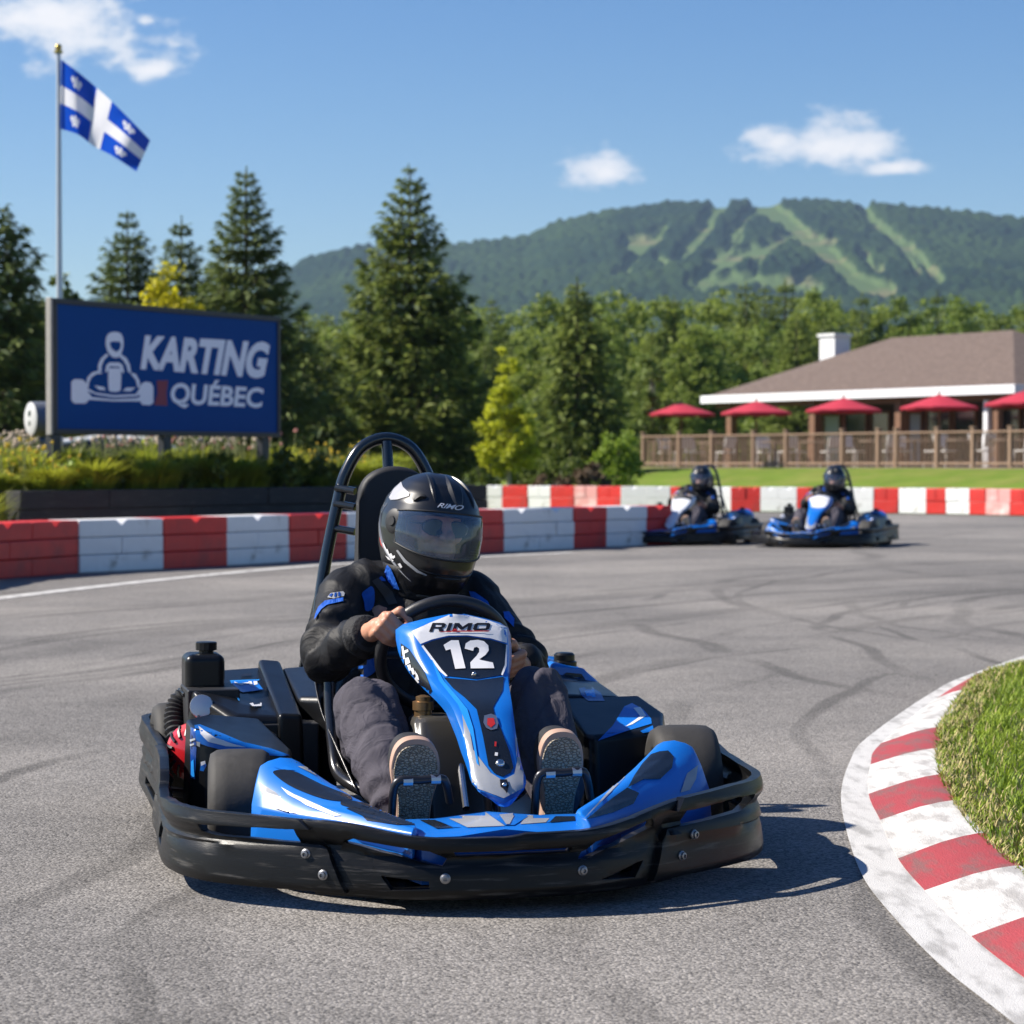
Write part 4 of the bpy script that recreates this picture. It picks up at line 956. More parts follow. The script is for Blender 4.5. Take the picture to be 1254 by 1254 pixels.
# terrace deck and railing
dk = empty('terrace', DA, AZ); tag(dk, 'raised wooden terrace with a brown slatted railing above the lawn', 'terrace')
XE = 19.5
b_ = MB(); b_.box((XE / 2, 4.2, DZ - .06), (XE, 8.4, .12)); b_.build('deck', 'deck_wood', dk, bevel=.01)
b_ = MB(); b_.box((XE / 2, .04, DZ - .28), (XE - .1, .05, .30)); b_.build('skirt', 'rail_wood', dk, bevel=.008)
b_ = MB(); b_.box((XE / 2, .06, DZ + .93), (XE, .13, .05)); b_.box((XE / 2, .06, DZ + .10), (XE, .05, .07)); b_.build('rail', 'rail_wood', dk, bevel=.008)
b_ = MB(); x = .1
while x < XE: b_.box((x, .06, DZ + .515), (.024, .024, .76)); x += .135
b_.build('balusters', 'rail_wood', dk, None)
for px in (787, 832, 872, 923, 963, 1032, 1076, 1098, 1148, 1192, 1238, 1290, 1340):
    b_ = MB(); x = along(px, .06); x = max(.06, x); b_.box((x, .06, DZ + .50), (.10, .12, 1.06)); b_.box((x, .06, DZ + 1.05), (.14, .16, .04)); b_.build('rail_post', 'rail_wood', dk, bevel=.008)
b_ = MB(); b_.box((.05, 3.4, DZ + .93), (.12, 6.5, .05)); b_.box((.05, 3.4, DZ + .10), (.05, 6.5, .06))
y = .3
while y < 6.5: b_.box((.05, y, DZ + .515), (.03, .035, .76)); y += .16
b_.build('side_rail', 'rail_wood', dk, None)
def parasol(px, y, wdpx, ztop, label):
    x = along(px, y); p = T(x, y); R_ = wdpx / FPX * p.y / 2; root = empty('parasol', (p.x, p.y, DZ), AZ); tag(root, label, 'parasol', 'red parasols on the terrace')
    h = ztop - DZ; b = MB(); n = 8; rings = []
    for q, (f, dz) in enumerate(((.02, 0), (.35, -.13), (.7, -.26), (1.0, -.36), (1.0, -.46))):
        rings.append([V((cos(2 * pi * (k + .5) / (n * 3)) * R_ * f * (1 - .05 * ((k % 3) == 1)), sin(2 * pi * (k + .5) / (n * 3)) * R_ * f * (1 - .05 * ((k % 3) == 1)), h + dz + (.03 if (q == 4 and k % 3 == 1) else 0))) for k in range(n * 3)])
    b.loft(rings, caps=False); o = b.build('canopy', 'parasol_red', root, 25); o.modifiers.new('s', 'SOLIDIFY').thickness = .006
    b = MB(); b.tube([(0, 0, .0), (0, 0, h + .04)], .028, 8); b.ell((0, 0, h + .07), .035, 8, 6); b.build('pole', 'wood_brown', root)
    b = MB(); b.lathe([(.26, 0), (.26, .06), (.07, .10), (.05, .25)], (0, 0, .002), (0, 0, 1), 20); b.build('base', 'dark_metal', root)
for px, wd, yt, lb in ((834, 83, 493, 'leftmost red parasol, standing clear of the clubhouse roof'), (926, 86, 491, 'red parasol under the left end of the white fascia'), (1033, 92, 487, 'red parasol below and right of the white chimney'), (1150, 95, 483, 'red parasol second from the right edge of the photo'), (1256, 100, 478, 'red parasol cut off by the right edge of the photo')):
    x = along(px, 2.6); p = T(x, 2.6); parasol(px, 2.6, wd, hgt(yt, p.y), lb)
def tablechair():
    t = empty('terrace_table'); b = MB(); b.lathe([(.44, .71), (.45, .72), (.45, .745), (.44, .75)], n=24); b.build('table_top', 'table_top', t)
    b = MB(); b.tube([(0, 0, .03), (0, 0, .71)], .035, 8); b.lathe([(.24, 0), (.24, .03), (.05, .05)], n=16); b.build('pedestal', 'dark_metal', t)
    c = empty('terrace_chair'); b = MB(); b.box((0, 0, .44), (.44, .44, .045)); b.build('seat', 'chair_white', c, bevel=.012)
    b = MB(); b.add([(-.21, .20, .55), (.21, .20, .55), (.21, .29, .90), (-.21, .29, .90), (-.21, .23, .55), (.21, .23, .55), (.21, .32, .90), (-.21, .32, .90)], [(0, 1, 2, 3), (7, 6, 5, 4), (0, 4, 5, 1), (1, 5, 6, 2), (2, 6, 7, 3), (3, 7, 4, 0)]); b.build('backrest', 'chair_white', c, bevel=.01)
    for sx in (-1, 1):
        b = MB(); b.tube([(sx * .19, -.19, .42), (sx * .21, -.21, 0)], .016, 6); b.build('leg', 'chair_white', c)
        b = MB(); b.tube([(sx * .2, .28, .88), (sx * .19, .19, .42), (sx * .21, .24, 0)], .016, 6); b.build('leg', 'chair_white', c)
    return t, c
tp_, cp_ = tablechair(); first = True; r = random.Random(31)
for i, (px, y) in enumerate(((826, 1.5), (872, 1.7), (950, 1.5), (1000, 1.9), (1072, 1.5), (1120, 1.9), (1180, 1.6), (1232, 2.0))):
    x = along(px, y); p = T(x, y); o = tp_ if first else copy_tree(tp_); o.location = (p.x, p.y, DZ + .001); tag(o, 'round brown terrace table behind the slatted railing', 'table', 'round tables on the terrace')
    for k, a in enumerate((r.uniform(-.3, .3), pi + r.uniform(-.4, .4))):
        c = cp_ if (first and k == 0) else copy_tree(cp_); q = T(x + .72 * cos(a), y + .72 * sin(a) * .9); c.location = (q.x, q.y, DZ + .001); c.rotation_euler.z = AZ + a - pi / 2
        tag(c, 'white terrace chair at a round table behind the slatted railing', 'chair', 'white chairs on the terrace')
    first = False

# ------------------------------------------------------------------ parked cars behind the planter
pmat('car_white', (0.62, 0.63, 0.65), 0.3, coat=.6); pmat('car_grey', (0.09, 0.11, 0.14), 0.3, coat=.6); pmat('tyre', (0.02, 0.02, 0.02), 0.8); pmat('wheel_silver', (0.45, 0.46, 0.48), 0.3, metal=.8)
def car(px, Y, paint, rz, label):
    p = at(px, 600, Y); root = empty('parked_car', (p.x, p.y, 0), rz); tag(root, label, 'car')
    side = [(-2.0, .35), (-2.05, .62), (-1.95, .85), (-1.1, .95), (-.55, 1.38), (.2, 1.47), (1.2, 1.42), (1.85, 1.0), (2.0, .9), (2.02, .4)]
    b = MB(); b.loft([[V((x * f, s * wd, z if z < .9 else .9 + (z - .9) * hh)) for x, z in side] for s, wd, f, hh in ((-1, .84, 1, .9), (-1, .76, .99, 1), (1, .76, .99, 1), (1, .84, 1, .9))]); b.build('body', paint, root, 30, bevel=.03)
    for s in (-1, 1):
        b = MB(); b.prism([(-.95, s * .845, .97), (-.5, s * .845, 1.30), (.15, s * .845, 1.38), (1.15, s * .845, 1.33), (1.5, s * .845, 1.02)], (0, 0, 0), (0, s * .008, 0)); b.build('side_window', 'window_glass', root)
        for x in (-1.25, 1.25):
            b = MB(); b.lathe([(.2, -.09), (.29, -.09), (.31, -.05), (.31, .05), (.29, .09), (.2, .09)], (x, s * .78, .31), (0, s, 0), 24); wl = b.build('wheel', 'tyre', root); b = MB(); b.lathe([(.03, .095), (.19, .085), (.2, .06)], (x, s * .78, .31), (0, s, 0), 20); b.build('rim', 'wheel_silver', wl)
        b = MB(); b.ell((-1.96, s * .6, .72), (.07, .16, .08)); b.build('headlight', 'pale_glass', root)
    b = MB(); b.add([(-1.08, -.68, .975), (-1.08, .68, .975), (-.60, .60, 1.36), (-.60, -.60, 1.36)], [(0, 1, 2, 3)]); b.build('windscreen', 'window_glass', root, None)
car(112, 42, 'car_white', RAD(10), 'white parked car partly hidden behind the left sign post')
car(4, 44, 'car_grey', RAD(8), 'dark blue grey parked car behind the flowers below the drum')
# ------------------------------------------------------------------ the kart (kart coordinates: x to the picture's right, y backwards, z up)
pmat('kart_plastic', (0.0055, 0.0056, 0.006), 0.36, var=0.2, vscale=5, rvar=0.10, bump=0.10, bscale=45, col2=(0.060, 0.056, 0.052), c2lo=.54, c2hi=.70, stretch=(1.2, 1.2, 16), detail=12, bdist=.006, spec=.25)
pmat('cover_plastic', (0.006, 0.0064, 0.0075), 0.33, var=0.15, vscale=6, rvar=0.08, bump=0.06, bscale=160, bdist=.004, spec=.35)
pmat('kart_blue', (0.004, 0.140, 0.54), 0.36, var=0.08, vscale=5, coat=0.22)
pmat('kart_blue_light', (0.020, 0.26, 0.74), 0.26, coat=0.5)
pmat('kart_blue_dark', (0.004, 0.045, 0.24), 0.3, coat=0.4)
pmat('kart_black_gloss', (0.009, 0.011, 0.015), 0.24, coat=0.4, var=.2)
pmat('kart_grey', (0.30, 0.31, 0.33), 0.35, var=0.08, coat=0.3)
pmat('kart_white', (0.72, 0.71, 0.72), 0.4, var=0.05, coat=0.2)
pmat('ink', (0.008, 0.008, 0.012), 0.4); pmat('red_ink', (0.45, 0.02, 0.02), 0.4)
pmat('rubber', (0.026, 0.024, 0.022), 0.72, var=0.25, vscale=9, bump=0.15, bscale=70, bdist=.004, col2=(0.050, 0.046, 0.042), c2lo=.5, c2hi=.8)
pmat('alloy', (0.48, 0.48, 0.50), 0.32, metal=0.9, var=.1, vscale=15); pmat('steel_dark', (0.05, 0.05, 0.055), 0.35, metal=0.8); pmat('chrome', (0.62, 0.61, 0.60), 0.18, metal=1.0)
pmat('black_tube', (0.008, 0.012, 0.017), 0.22, coat=0.5); pmat('pad_vinyl', (0.013, 0.013, 0.015), 0.62, var=.2, bump=.2, bscale=220, bdist=.002); pmat('wheel_grip', (0.016, 0.016, 0.018), 0.42, bump=.2, bscale=240, bdist=.002)
pmat('engine_red', (0.50, 0.012, 0.018), 0.3, coat=.5, var=.1); pmat('engine_dark', (0.03, 0.03, 0.032), 0.5, metal=.4, var=.3, vscale=12); pmat('brass', (0.28, 0.17, 0.08), 0.4, metal=.8); pmat('seat_shell', (0.016, 0.016, 0.018), 0.24, coat=.5); pmat('smoke_tank', (0.05, 0.046, 0.04), 0.3, coat=.2); pmat('bolt_metal', (0.26, 0.26, 0.27), 0.42, metal=.8)

kart = empty('racing_kart', (KX, KY, 0), KT)
tag(kart, 'large blue and black racing kart in front, number 12 on its white topped nose panel', 'kart')

# --- wrap-around bumper: flat outlines bent round the kart
def resample(pts, step=.01):
    out = [pts[0]]; acc = 0
    cum = [0.0]
    for a, b in zip(pts, pts[1:]): cum.append(cum[-1] + (b - a).length)
    return pts, cum
def skew(y): return .052 * max(0, min(1, (.30 - y) / .80))
half = [(0, -.652), (.10, -.648), (.20, -.625), (.30, -.575), (.42, -.495), (.54, -.405), (.63, -.315), (.685, -.20), (.705, -.05), (.708, .25), (.695, .6), (.688, 1.0), (.684, 1.3), (.665, 1.43), (.60, 1.50), (.45, 1.52), (.2, 1.525), (0, 1.527)]
hp = spline([(x, y, 0) for x, y in half], 10); BP, BC = resample(hp); BL = BC[-1]
def bpath(s):
    sg_ = 1 if s >= 0 else -1; a = min(abs(s), BL - 1e-6); lo, hi = 0, len(BC) - 1
    while hi - lo > 1:
        mid = (lo + hi) // 2
        if BC[mid] <= a: lo = mid
        else: hi = mid
    t = (a - BC[lo]) / (BC[hi] - BC[lo]); p = BP[lo].lerp(BP[hi], t); d = (BP[min(hi + 1, len(BP) - 1)] - BP[max(lo - 1, 0)]).normalized()
    n = V((d.y, -d.x, 0))
    if sg_ < 0: p = V((-p.x, p.y, 0)); n = V((-n.x, n.y, 0))
    p = V((p.x - skew(p.y), p.y, 0))
    return p, n
def s_of(px, py, z=None):
    """arc position and height of a photo point on the bumper's outer face (search along the path)"""
    best = None
    for i in range(-260, 261):
        s = BL * i / 260 * .62; p, n = bpath(s); q = V((p.x, p.y, .12)); X = KX + q.x * cos(KT) - q.y * sin(KT); Yy = KY + q.x * sin(KT) + q.y * cos(KT)
        t = Yy * FPX and 627 + FPX * X / Yy
        if n.dot(KO - q) > 0 and (best is None or abs(t - px) < best[0]): best = (abs(t - px), s, Yy)
    return best[1], CAM_H + (HOR - py) / FPX * best[2]
def sz(L): return [s_of(*p) for p in L]
def prof(z, zt):
    """outward bulge of the moulding with height"""
    return .010 / (1 + math.exp((z - .128) / .006)) - .010 * max(0, z - .05) / .08 * (z < .13) + .009 * math.exp(-((z - (zt - .018)) / .020) ** 2) - .010 * math.exp(-((z - (zt - .050)) / .012) ** 2) - .016 * max(0, (.055 - z) / .03)
def rail_top(s):
    a = abs(s); t = min(1, max(0, (a - .15) / .40)); t = t * t * (3 - 2 * t); return .168 + .048 * t + (.022 if s < 0 else .010) * min(1, max(0, (a - 1.12) / .2)) - (.024 if s < 0 else .004) * min(1, max(0, (a - .35) / .2)) + .006 * (s > 0)
def bent(name, loops, mat, parent, thick=.022, out=0.0, step=(.022, .02), bev=.0035):
    bm = flat2d(loops, step)
    bmesh.ops.remove_doubles(bm, verts=bm.verts, dist=.0012)
    nrm = {}
    for v in bm.verts:
        s, z = v.co.x, v.co.y; p, n = bpath(s); nrm[v] = n; v.co = V((p.x, p.y, z)) + n * (out + prof(z, rail_top(s)))
    src = bm.verts[:]; fcs = bm.faces[:]; bnd = [e for e in bm.edges if len(e.link_faces) == 1]; inn = {}
    for v in src: inn[v] = bm.verts.new(v.co - nrm[v] * thick)
    for f in fcs: bm.faces.new([inn[v] for v in reversed(f.verts)])
    for e in bnd: bm.faces.new([e.verts[0], e.verts[1], inn[e.verts[1]], inn[e.verts[0]]])
    bmesh.ops.recalc_face_normals(bm, faces=bm.faces)
    me = bpy.data.meshes.new(name); bm.to_mesh(me); bm.free(); o = link(name, me, mat, parent, None)
    b = o.modifiers.new('b', 'BEVEL'); b.width, b.segments, b.limit_method, b.angle_limit = bev, 2, 'ANGLE', RAD(48)
    bake(o); o.data.polygons.foreach_set('use_smooth', [True] * len(o.data.polygons)); o.data.set_sharp_from_angle(angle=RAD(50))
    return o
def rectloop(s0, s1, zb, zt, n=14, taper0=0.0, taper1=0.0):
    return [(s0 + taper0 + (s1 + taper1 - s0 - taper0) * i / n, zb(s0 + (s1 - s0) * i / n)) for i in range(n + 1)] + [(s1 + (s0 - s1) * i / n, zt(s1 + (s0 - s1) * i / n)) for i in range(n + 1)]
SA = .50                                              # arc length at which the nose moulding ends
zb_ = lambda s: .035 + .012 * min(1, max(0, abs(s) - .5))
front_hole = lambda k: [(k * a, b) for a, b in ((.175, .128), (.26, .116), (.40, .124), (.56, .146), (.60, .168), (.42, .163), (.26, .140), (.19, .136))]
slot = lambda k: [(k * a, b) for a, b in ((.24, .052), (.41, .060), (.44, .092), (.38, .090), (.23, .078))]
ft = bent('nose_bumper', [rectloop(-SA, SA, zb_, rail_top, 30, taper0=.06, taper1=-.06), [(-.375, .152), (-.34, .146), (-.152, .106), (-.140, .122), (-.178, .141), (-.35, .162)], [(.152, .112), (.17, .110), (.375, .163), (.36, .184), (.192, .148)], [(-.285, .085), (-.18, .076), (-.178, .060), (-.262, .055)], [(.205, .064), (.305, .058), (.335, .092), (.315, .09)], [(-.122, .131), (.132, .131), (.138, .139), (-.128, .139)]], 'kart_plastic', kart)
for k in (-1, 1):
    s0, s1 = (.395, 1.62) if k < 0 else (.385, 1.62); dz = -.022 if k < 0 else .004
    lp = [(k * a, b) for a, b in [(s0 - .035, .045), (s0 + .30, .045), (.98, .050), (1.3, .050), (s1, .05), (s1 + .02, .12), (s1 + .01, .246), (1.48, .252), (1.36, .248), (1.25, .232), (1.17, .196 if k < 0 else .23), (1.08, .188 if k < 0 else .226), (.95, .222 + dz), (.80, .224 + dz), (.655, .224 + dz), (s0 + .08, .216 + dz * .8), (s0 + .05, .190 + dz * .5), (s0 + .11, .188 + dz * .5), (.66, .196 + dz), (.745, .192 + dz), (.740, .168 + dz * .6), (.70, .160 + dz * .5), (.60, .158 + dz * .4), (s0 + .03, .152 + dz * .3), (s0 + .015, .14)]]
    bent('side_bumper', [lp, [(k * a, b) for a, b in ((1.05, .078), (1.17, .08), (1.17, .118), (1.05, .118))]], 'kart_plastic', kart, out=.016)
    lp = [(k * a, b) for a, b in ((1.56, .05), (2.2, .055), (2.62, .06), (2.62, .235), (2.3, .24), (1.9, .236), (1.75, .236), (1.66, .225), (1.57, .212))]
    bent('rear_bumper', [lp, [(k * a, b) for a, b in ((1.72, .075), (2.15, .08), (2.15, .10), (1.72, .10))]], 'kart_plastic', kart, out=.002)
bent('rear_bumper', [rectloop(-BL + .001, -BL + .60, lambda s: .06, lambda s: .235, 8)], 'kart_plastic', kart); bent('rear_bumper', [rectloop(BL - .60, BL - .001, lambda s: .06, lambda s: .235, 8)], 'kart_plastic', kart)
def bolt(px, py, r=.0085):
    s, z = s_of(px, py); p, n = bpath(s); o = .018 if abs(s) > .375 else .002; c = V((p.x, p.y, z)) + n * (o + prof(z, rail_top(s)) - .004)
    b = MB(); b.lathe([(r * 1.35, 0), (r * 1.35, .004), (r, .006), (r * .95, .011), (r * .5, .012), (r * .42, .008)], c, n, 14); b.build('bolt', 'bolt_metal', kart, 35)
for q in ((376, 1046), (400, 1071), (543, 1077), (713, 1067), (842, 1022), (826, 1048)): bolt(*q)

# --- floor and chassis
b = MB(); b.prism([(-.30, -.55, .045), (.30, -.55, .045), (.42, .1, .045), (.42, .9, .045), (-.42, .9, .045), (-.42, .1, .045)], (0, 0, -.006), (0, 0, .006)); b.build('floor_pan', 'steel_dark', kart)
b = MB()
for k in (-1, 1):
    b.tube(spline([(k * .22, -.50, .06), (k * .26, -.2, .06), (k * .33, .2, .06), (k * .36, .8, .07), (k * .36, 1.35, .08)], 5), .016, 8)
    b.tube([(k * .36, .75, .07), (k * .66, .75, .10)], .014, 8); b.tube([(k * .30, .05, .07), (k * .52, .04, .12)], .016, 8)
b.tube([(-.3, -.45, .06), (.3, -.45, .06)], .016, 8); b.tube([(-.36, 1.3, .08), (.36, 1.3, .08)], .016, 8)
b.build('chassis', 'steel_dark', kart, 60)
b = MB(); b.tube([(-.55, 1.08, .14), (.55, 1.08, .14)], .02, 10); b.build('rear_axle', 'steel_dark', kart)

# --- wheels
def wheel(x, y, r, wd, k, steer=0.0):
    ax = V((k * cos(steer), k * sin(steer), 0)); c = V((x, y, r)); b = MB(); h = wd / 2
    b.lathe([(r * .56, -h * .86), (r * .74, -h), (r * .92, -h * .93), (r * .985, -h * .72), (r, -h * .35), (r, h * .35), (r * .985, h * .72), (r * .92, h * .93), (r * .74, h), (r * .56, h * .86)], c, ax, 48)
    t = b.build('wheel', 'rubber', kart, 60)
    b = MB(); b.lathe([(r * .57, h * .86), (r * .53, h * .80), (r * .48, h * .42), (r * .22, h * .30), (r * .20, h * .5), (.004, h * .52)], c, ax, 40); b.lathe([(r * .57, -h * .86), (r * .5, -h * .7), (r * .46, h * .3)], c, ax, 40); b.build('rim', 'alloy', t, 40, fix=False)
    b = MB()
    for q in range(5): a = 2 * pi * q / 5; u = ax.orthogonal().normalized(); w_ = ax.cross(u); b.lathe([(.007, 0), (.007, .008)], c + (u * cos(a) + w_ * sin(a)) * r * .33 + ax * h * .33, ax, 8)
    b.build('lug', 'steel_dark', t)
wheel(-.556, .04, .146, .150, -1, RAD(-7)); wheel(.578, .13, .156, .165, 1, RAD(-7)); wheel(-.600, 1.09, .152, .15, -1); wheel(.560, 1.09, .152, .18, 1)

# --- front fairings (wedges ahead of each front wheel) and the low middle piece
def fairing(k):
    P = lambda x, y, z: V((k * x - .060 * max(0, min(1, (-.10 - y) / .42)), y, z + (.006 if k > 0 else -.010)))
    rings = []
    for t in (0, .12, .3, .5, .7, .85, .94, 1):
        # outer rear (.545,-.13) -> inner front (.17,-.56); each ring runs from the inner/rear edge over the top to the outer/front skirt
        inn = P(.432 - .25 * t, -.13 - .40 * t, .288 - .095 * t - .012 * sin(pi * t)); out_ = P(.526 + .030 * sin(pi * min(t * 1.3, 1)) - .34 * t ** 1.6, -.14 - .12 * t - .31 * t * t, .284 - .092 * t ** .9)
        mid = inn.lerp(out_, .5) + V((0, 0, .016 * (1 - t * .6))); q1 = inn.lerp(out_, .22) + V((0, 0, .012 * (1 - t * .6))); q3 = inn.lerp(out_, .80) + V((0, 0, .010 * (1 - t * .6)))
        fwd = V((k * .30, -.62, 0)).normalized() * (.052 * (1 - .4 * t)); base = out_ + fwd * 1.0; base.z = .195 - .02 * t; low = base + fwd * .25; low.z = .075; il = inn.copy(); il.z = .07
        rings.append([il, inn - V((0, 0, .02)), inn, q1, mid, q3, out_, out_.lerp(base, .5) + V((0, 0, .006)), base, low])
    b = MB(); b.loft(rings, caps=True)
    o = b.build('front_fairing', 'kart_blue', kart, 40, fix=True); m = o.modifiers.new('b', 'BEVEL'); m.width, m.segments, m.limit_method, m.angle_limit = .007, 3, 'ANGLE', RAD(28)
    bake(o); o.data.polygons.foreach_set('use_smooth', [True] * len(o.data.polygons)); o.data.set_sharp_from_angle(angle=RAD(45)); return o
fl_, fr_ = fairing(-1), fairing(1)
b = MB(); b.loft([[V((x * w_ - skew(y), y, z + (.012 if abs(x) < .1 else 0))) for x in (-1, -.55, 0, .55, 1)] + [V((x * w_ - skew(y), y, .06)) for x in (1, -1)] for y, w_, z in ((-.585, .185, .163), (-.52, .20, .176), (-.44, .215, .178), (-.36, .225, .17))]); mid_ = b.build('centre_fairing', 'kart_blue', kart, 30)
F = bvh_of(fl_, fr_, mid_)
z2 = lambda L: [(150 + x / 3.8, 780 + y / 3.8) for x, y in L]
z3 = lambda L: [(400 + x / 3.4833, 720 + y / 3.4833) for x, y in L]
z4 = lambda L: [(640 + x / 2.9857, 780 + y / 2.9857) for x, y in L]
z7 = lambda L: [(400 + x / 3.4833, 940 + y / 3.4833) for x, y in L]
BL_ = 'kart_blue'
BK_ = 'kart_black_gloss'
decal(z2(smooth2([(704, 626), (790, 624), (930, 690), (1062, 744), (1040, 766), (930, 752), (800, 704), (724, 656)], 3)), F, 'graphic', BK_, fl_, step=1.6, off=.0016)
decal(z2([(1040, 800), (1130, 786), (1110, 770), (1254, 818), (1254, 846), (1130, 840)]), F, 'graphic', BK_, fl_, step=1.6, off=.0016)
decal(z3([(60, 898), (200, 928), (330, 962), (402, 984), (402, 1012), (300, 1012), (170, 992), (130, 950), (60, 925)]), F, 'graphic', BK_, fl_, step=1.6, off=.0016)
decal(z4([(470, 430), (500, 420), (532, 417), (552, 440), (545, 480), (502, 520), (442, 521), (384, 552), (410, 505), (440, 462)]), F, 'graphic', BK_, fr_, step=1.6, off=.0016)
decal(z4([(252, 652), (330, 588), (382, 552), (425, 572), (404, 610), (330, 642), (232, 668)]), F, 'graphic', BK_, fr_, step=1.6, off=.0016)
decal(z7([(1046, 140), (1120, 132), (1060, 228), (952, 236)]), F, 'graphic', BK_, mid_, off=.0016); decal(z7([(300, 178), (345, 176), (540, 258), (470, 262)]), F, 'graphic', BK_, mid_, off=.0016)
decal(z2([(700, 606), (805, 604), (930, 668), (1060, 730), (1254, 812), (1254, 826), (1150, 800), (1060, 752), (930, 700), (800, 622), (740, 618)]), F, 'graphic', BL_, fl_, step=1.6)
decal(z2([(815, 603), (850, 604), (1254, 798), (1254, 808), (1060, 724)]), F, 'graphic', 'kart_grey', fl_, step=1.6)
decal(z2([(738, 700), (800, 735), (1018, 832), (985, 834), (860, 785), (770, 735)]), F, 'graphic', 'kart_white', fl_, off=.002, step=1.6)
decal(z2([(634, 676), (680, 704), (716, 726), (770, 790), (810, 822), (760, 812), (700, 796), (668, 764), (644, 716)]), F, 'graphic', 'kart_grey', fl_, off=.002, step=1.6)
decal(z2([(704, 774), (735, 770), (790, 808), (770, 816), (716, 800)]), F, 'graphic', 'ink', fl_, off=.003, step=1.6)
decal(z4([(458, 408), (478, 404), (350, 540), (250, 640), (225, 664), (300, 580)]), F, 'graphic', 'kart_grey', fr_, step=1.6)
decal(z4([(575, 570), (600, 500), (640, 470), (632, 520), (610, 560)]), F, 'graphic', 'kart_grey', fr_, off=.002, step=1.6)
decal(z4([(280, 752), (330, 712), (430, 668), (450, 672), (430, 690), (330, 735)]), F, 'graphic', 'kart_blue_dark', fr_, step=1.6)
decal(z7([(440, 180), (630, 158), (760, 250), (600, 256)]), F, 'graphic', 'kart_grey', mid_); decal(z7([(350, 176), (436, 178), (570, 256), (540, 256)]), F, 'graphic', BL_, mid_)
decal(z7([(628, 158), (672, 165), (752, 200), (806, 195), (905, 150), (960, 148), (800, 248), (760, 248)]), F, 'graphic', BL_, mid_, off=.0018); decal(z7([(735, 205), (806, 198), (780, 245), (765, 246)]), F, 'graphic', 'kart_grey', mid_, off=.003)
decal(z7([(960, 150), (1020, 142), (935, 235), (825, 243), (850, 210)]), F, 'graphic', 'kart_grey', mid_)
decal(z7([(1022, 142), (1045, 140), (950, 235), (938, 235)]), F, 'graphic', BL_, mid_)
for lp, o_ in ((z7([(95, 285), (265, 300), (310, 330), (380, 378), (150, 320)]), fl_), (z7([(1150, 330), (1254, 262), (1254, 320)]), fr_)): decal(lp, F, 'graphic', 'kart_blue_dark', o_)

# --- nose panel: front face given row by row, flanks folded back
ROWS = [(752, .17, .02), (767, .15, .122), (800, .10, .118), (830, .02, .097), (864, -.13, .073), (904, -.22, .062), (938, -.28, .060), (964, -.33, .064), (978, -.348, .034), (988, -.36, .006)]
def prow(y):
    for (a, va, ha), (c, vc, hc) in zip(ROWS, ROWS[1:]):
        if y <= c: t = (y - a) / (c - a); return va + (vc - va) * t, ha + (hc - ha) * t
    return ROWS[-1][1:]
rings = []; nr = 34
for i in range(nr + 1):
    y = 752 + (988 - 752) * i / nr; v_, h = prow(y); v1, h1 = prow(max(752, y - 7)); v2, h2 = prow(min(988, y + 7)); v_ = (v_ + v1 + v2) / 3
    if y > 762: h = (h + h1 + h2) / 3
    z = CAM_H + (HOR - y) / FPX * (KY + v_ * cos(KT)); k_ = max(0, min(1, (y - 752) / 15)); fk = max(0, min(1, (975 - y) / 60)); fl2 = (.075 if y < 830 else .075 - (y - 830) / 145 * .045) * fk * k_; wid = .026 * fk * k_ * (1 if y < 820 else max(.15, 1 - (y - 820) / 60))
    rings.append([V((-h - wid * .9, v_ + fl2 + .012, z - .012 * fk)), V((-h - wid, v_ + fl2, z)), V((-h - wid * .45, v_ + fl2 * .45, z)), V((-h, v_ + .004, z)), V((-h * .88, v_ - .004, z)), V((-h * .5, v_ - .011, z)), V((0, v_ - .013, z)), V((h * .5, v_ - .011, z)), V((h * .88, v_ - .004, z)), V((h, v_ + .004, z)), V((h + wid * .45, v_ + fl2 * .45, z)), V((h + wid, v_ + fl2, z)), V((h + wid * .9, v_ + fl2 + .012, z - .012 * fk))])
b = MB(); b.loft(rings, caps=False, closed=False); pn = b.build('nose_panel', BL_, kart, 50, fix=False)
for f in pn.data.polygons: pass
q = pn.modifiers.new('s', 'SOLIDIFY'); q.thickness, q.offset = .006, (1 if pn.data.polygons[200].normal.y > 0 else -1); bake(pn); pn.data.polygons.foreach_set('use_smooth', [True] * len(pn.data.polygons)); pn.data.set_sharp_from_angle(angle=RAD(50))
P_ = bvh_of(pn)
hd = decal(z3([(362, 186), (440, 150), (535, 112), (600, 118), (690, 140), (768, 168), (768, 236), (700, 216), (600, 203), (520, 204), (450, 220), (400, 240)]), P_, 'header', 'kart_white', pn)
sh = decal(z3([(404, 246), (452, 226), (520, 210), (600, 208), (700, 222), (768, 242), (766, 330), (752, 372), (640, 390), (512, 376), (480, 350)]), P_, 'shield', 'kart_black_gloss', pn, off=.0014)
decal(z3([(404, 250), (412, 246), (490, 350), (516, 378), (508, 380), (480, 356)]), P_, 'outline', 'kart_white', pn, off=.0022); decal(z3([(764, 244), (770, 246), (766, 335), (750, 376), (744, 372), (758, 330)]), P_, 'outline', 'kart_white', pn, off=.0022)
decal(z3([(500, 384), (640, 396), (756, 380), (750, 440), (710, 510), (716, 545), (742, 600), (780, 700), (796, 768), (784, 790), (750, 806), (715, 792), (690, 760), (668, 640), (640, 520), (590, 470), (540, 430)]), P_, 'lower_panel', 'kart_black_gloss', pn, off=.0014)
decal(z3([(575, 520), (600, 560), (625, 690), (700, 790), (750, 822), (800, 795), (812, 740), (795, 560), (806, 560), (838, 738), (866, 838), (755, 898), (625, 848), (610, 740), (590, 640)]), P_, 'graphic', 'kart_grey', pn, off=.0012)
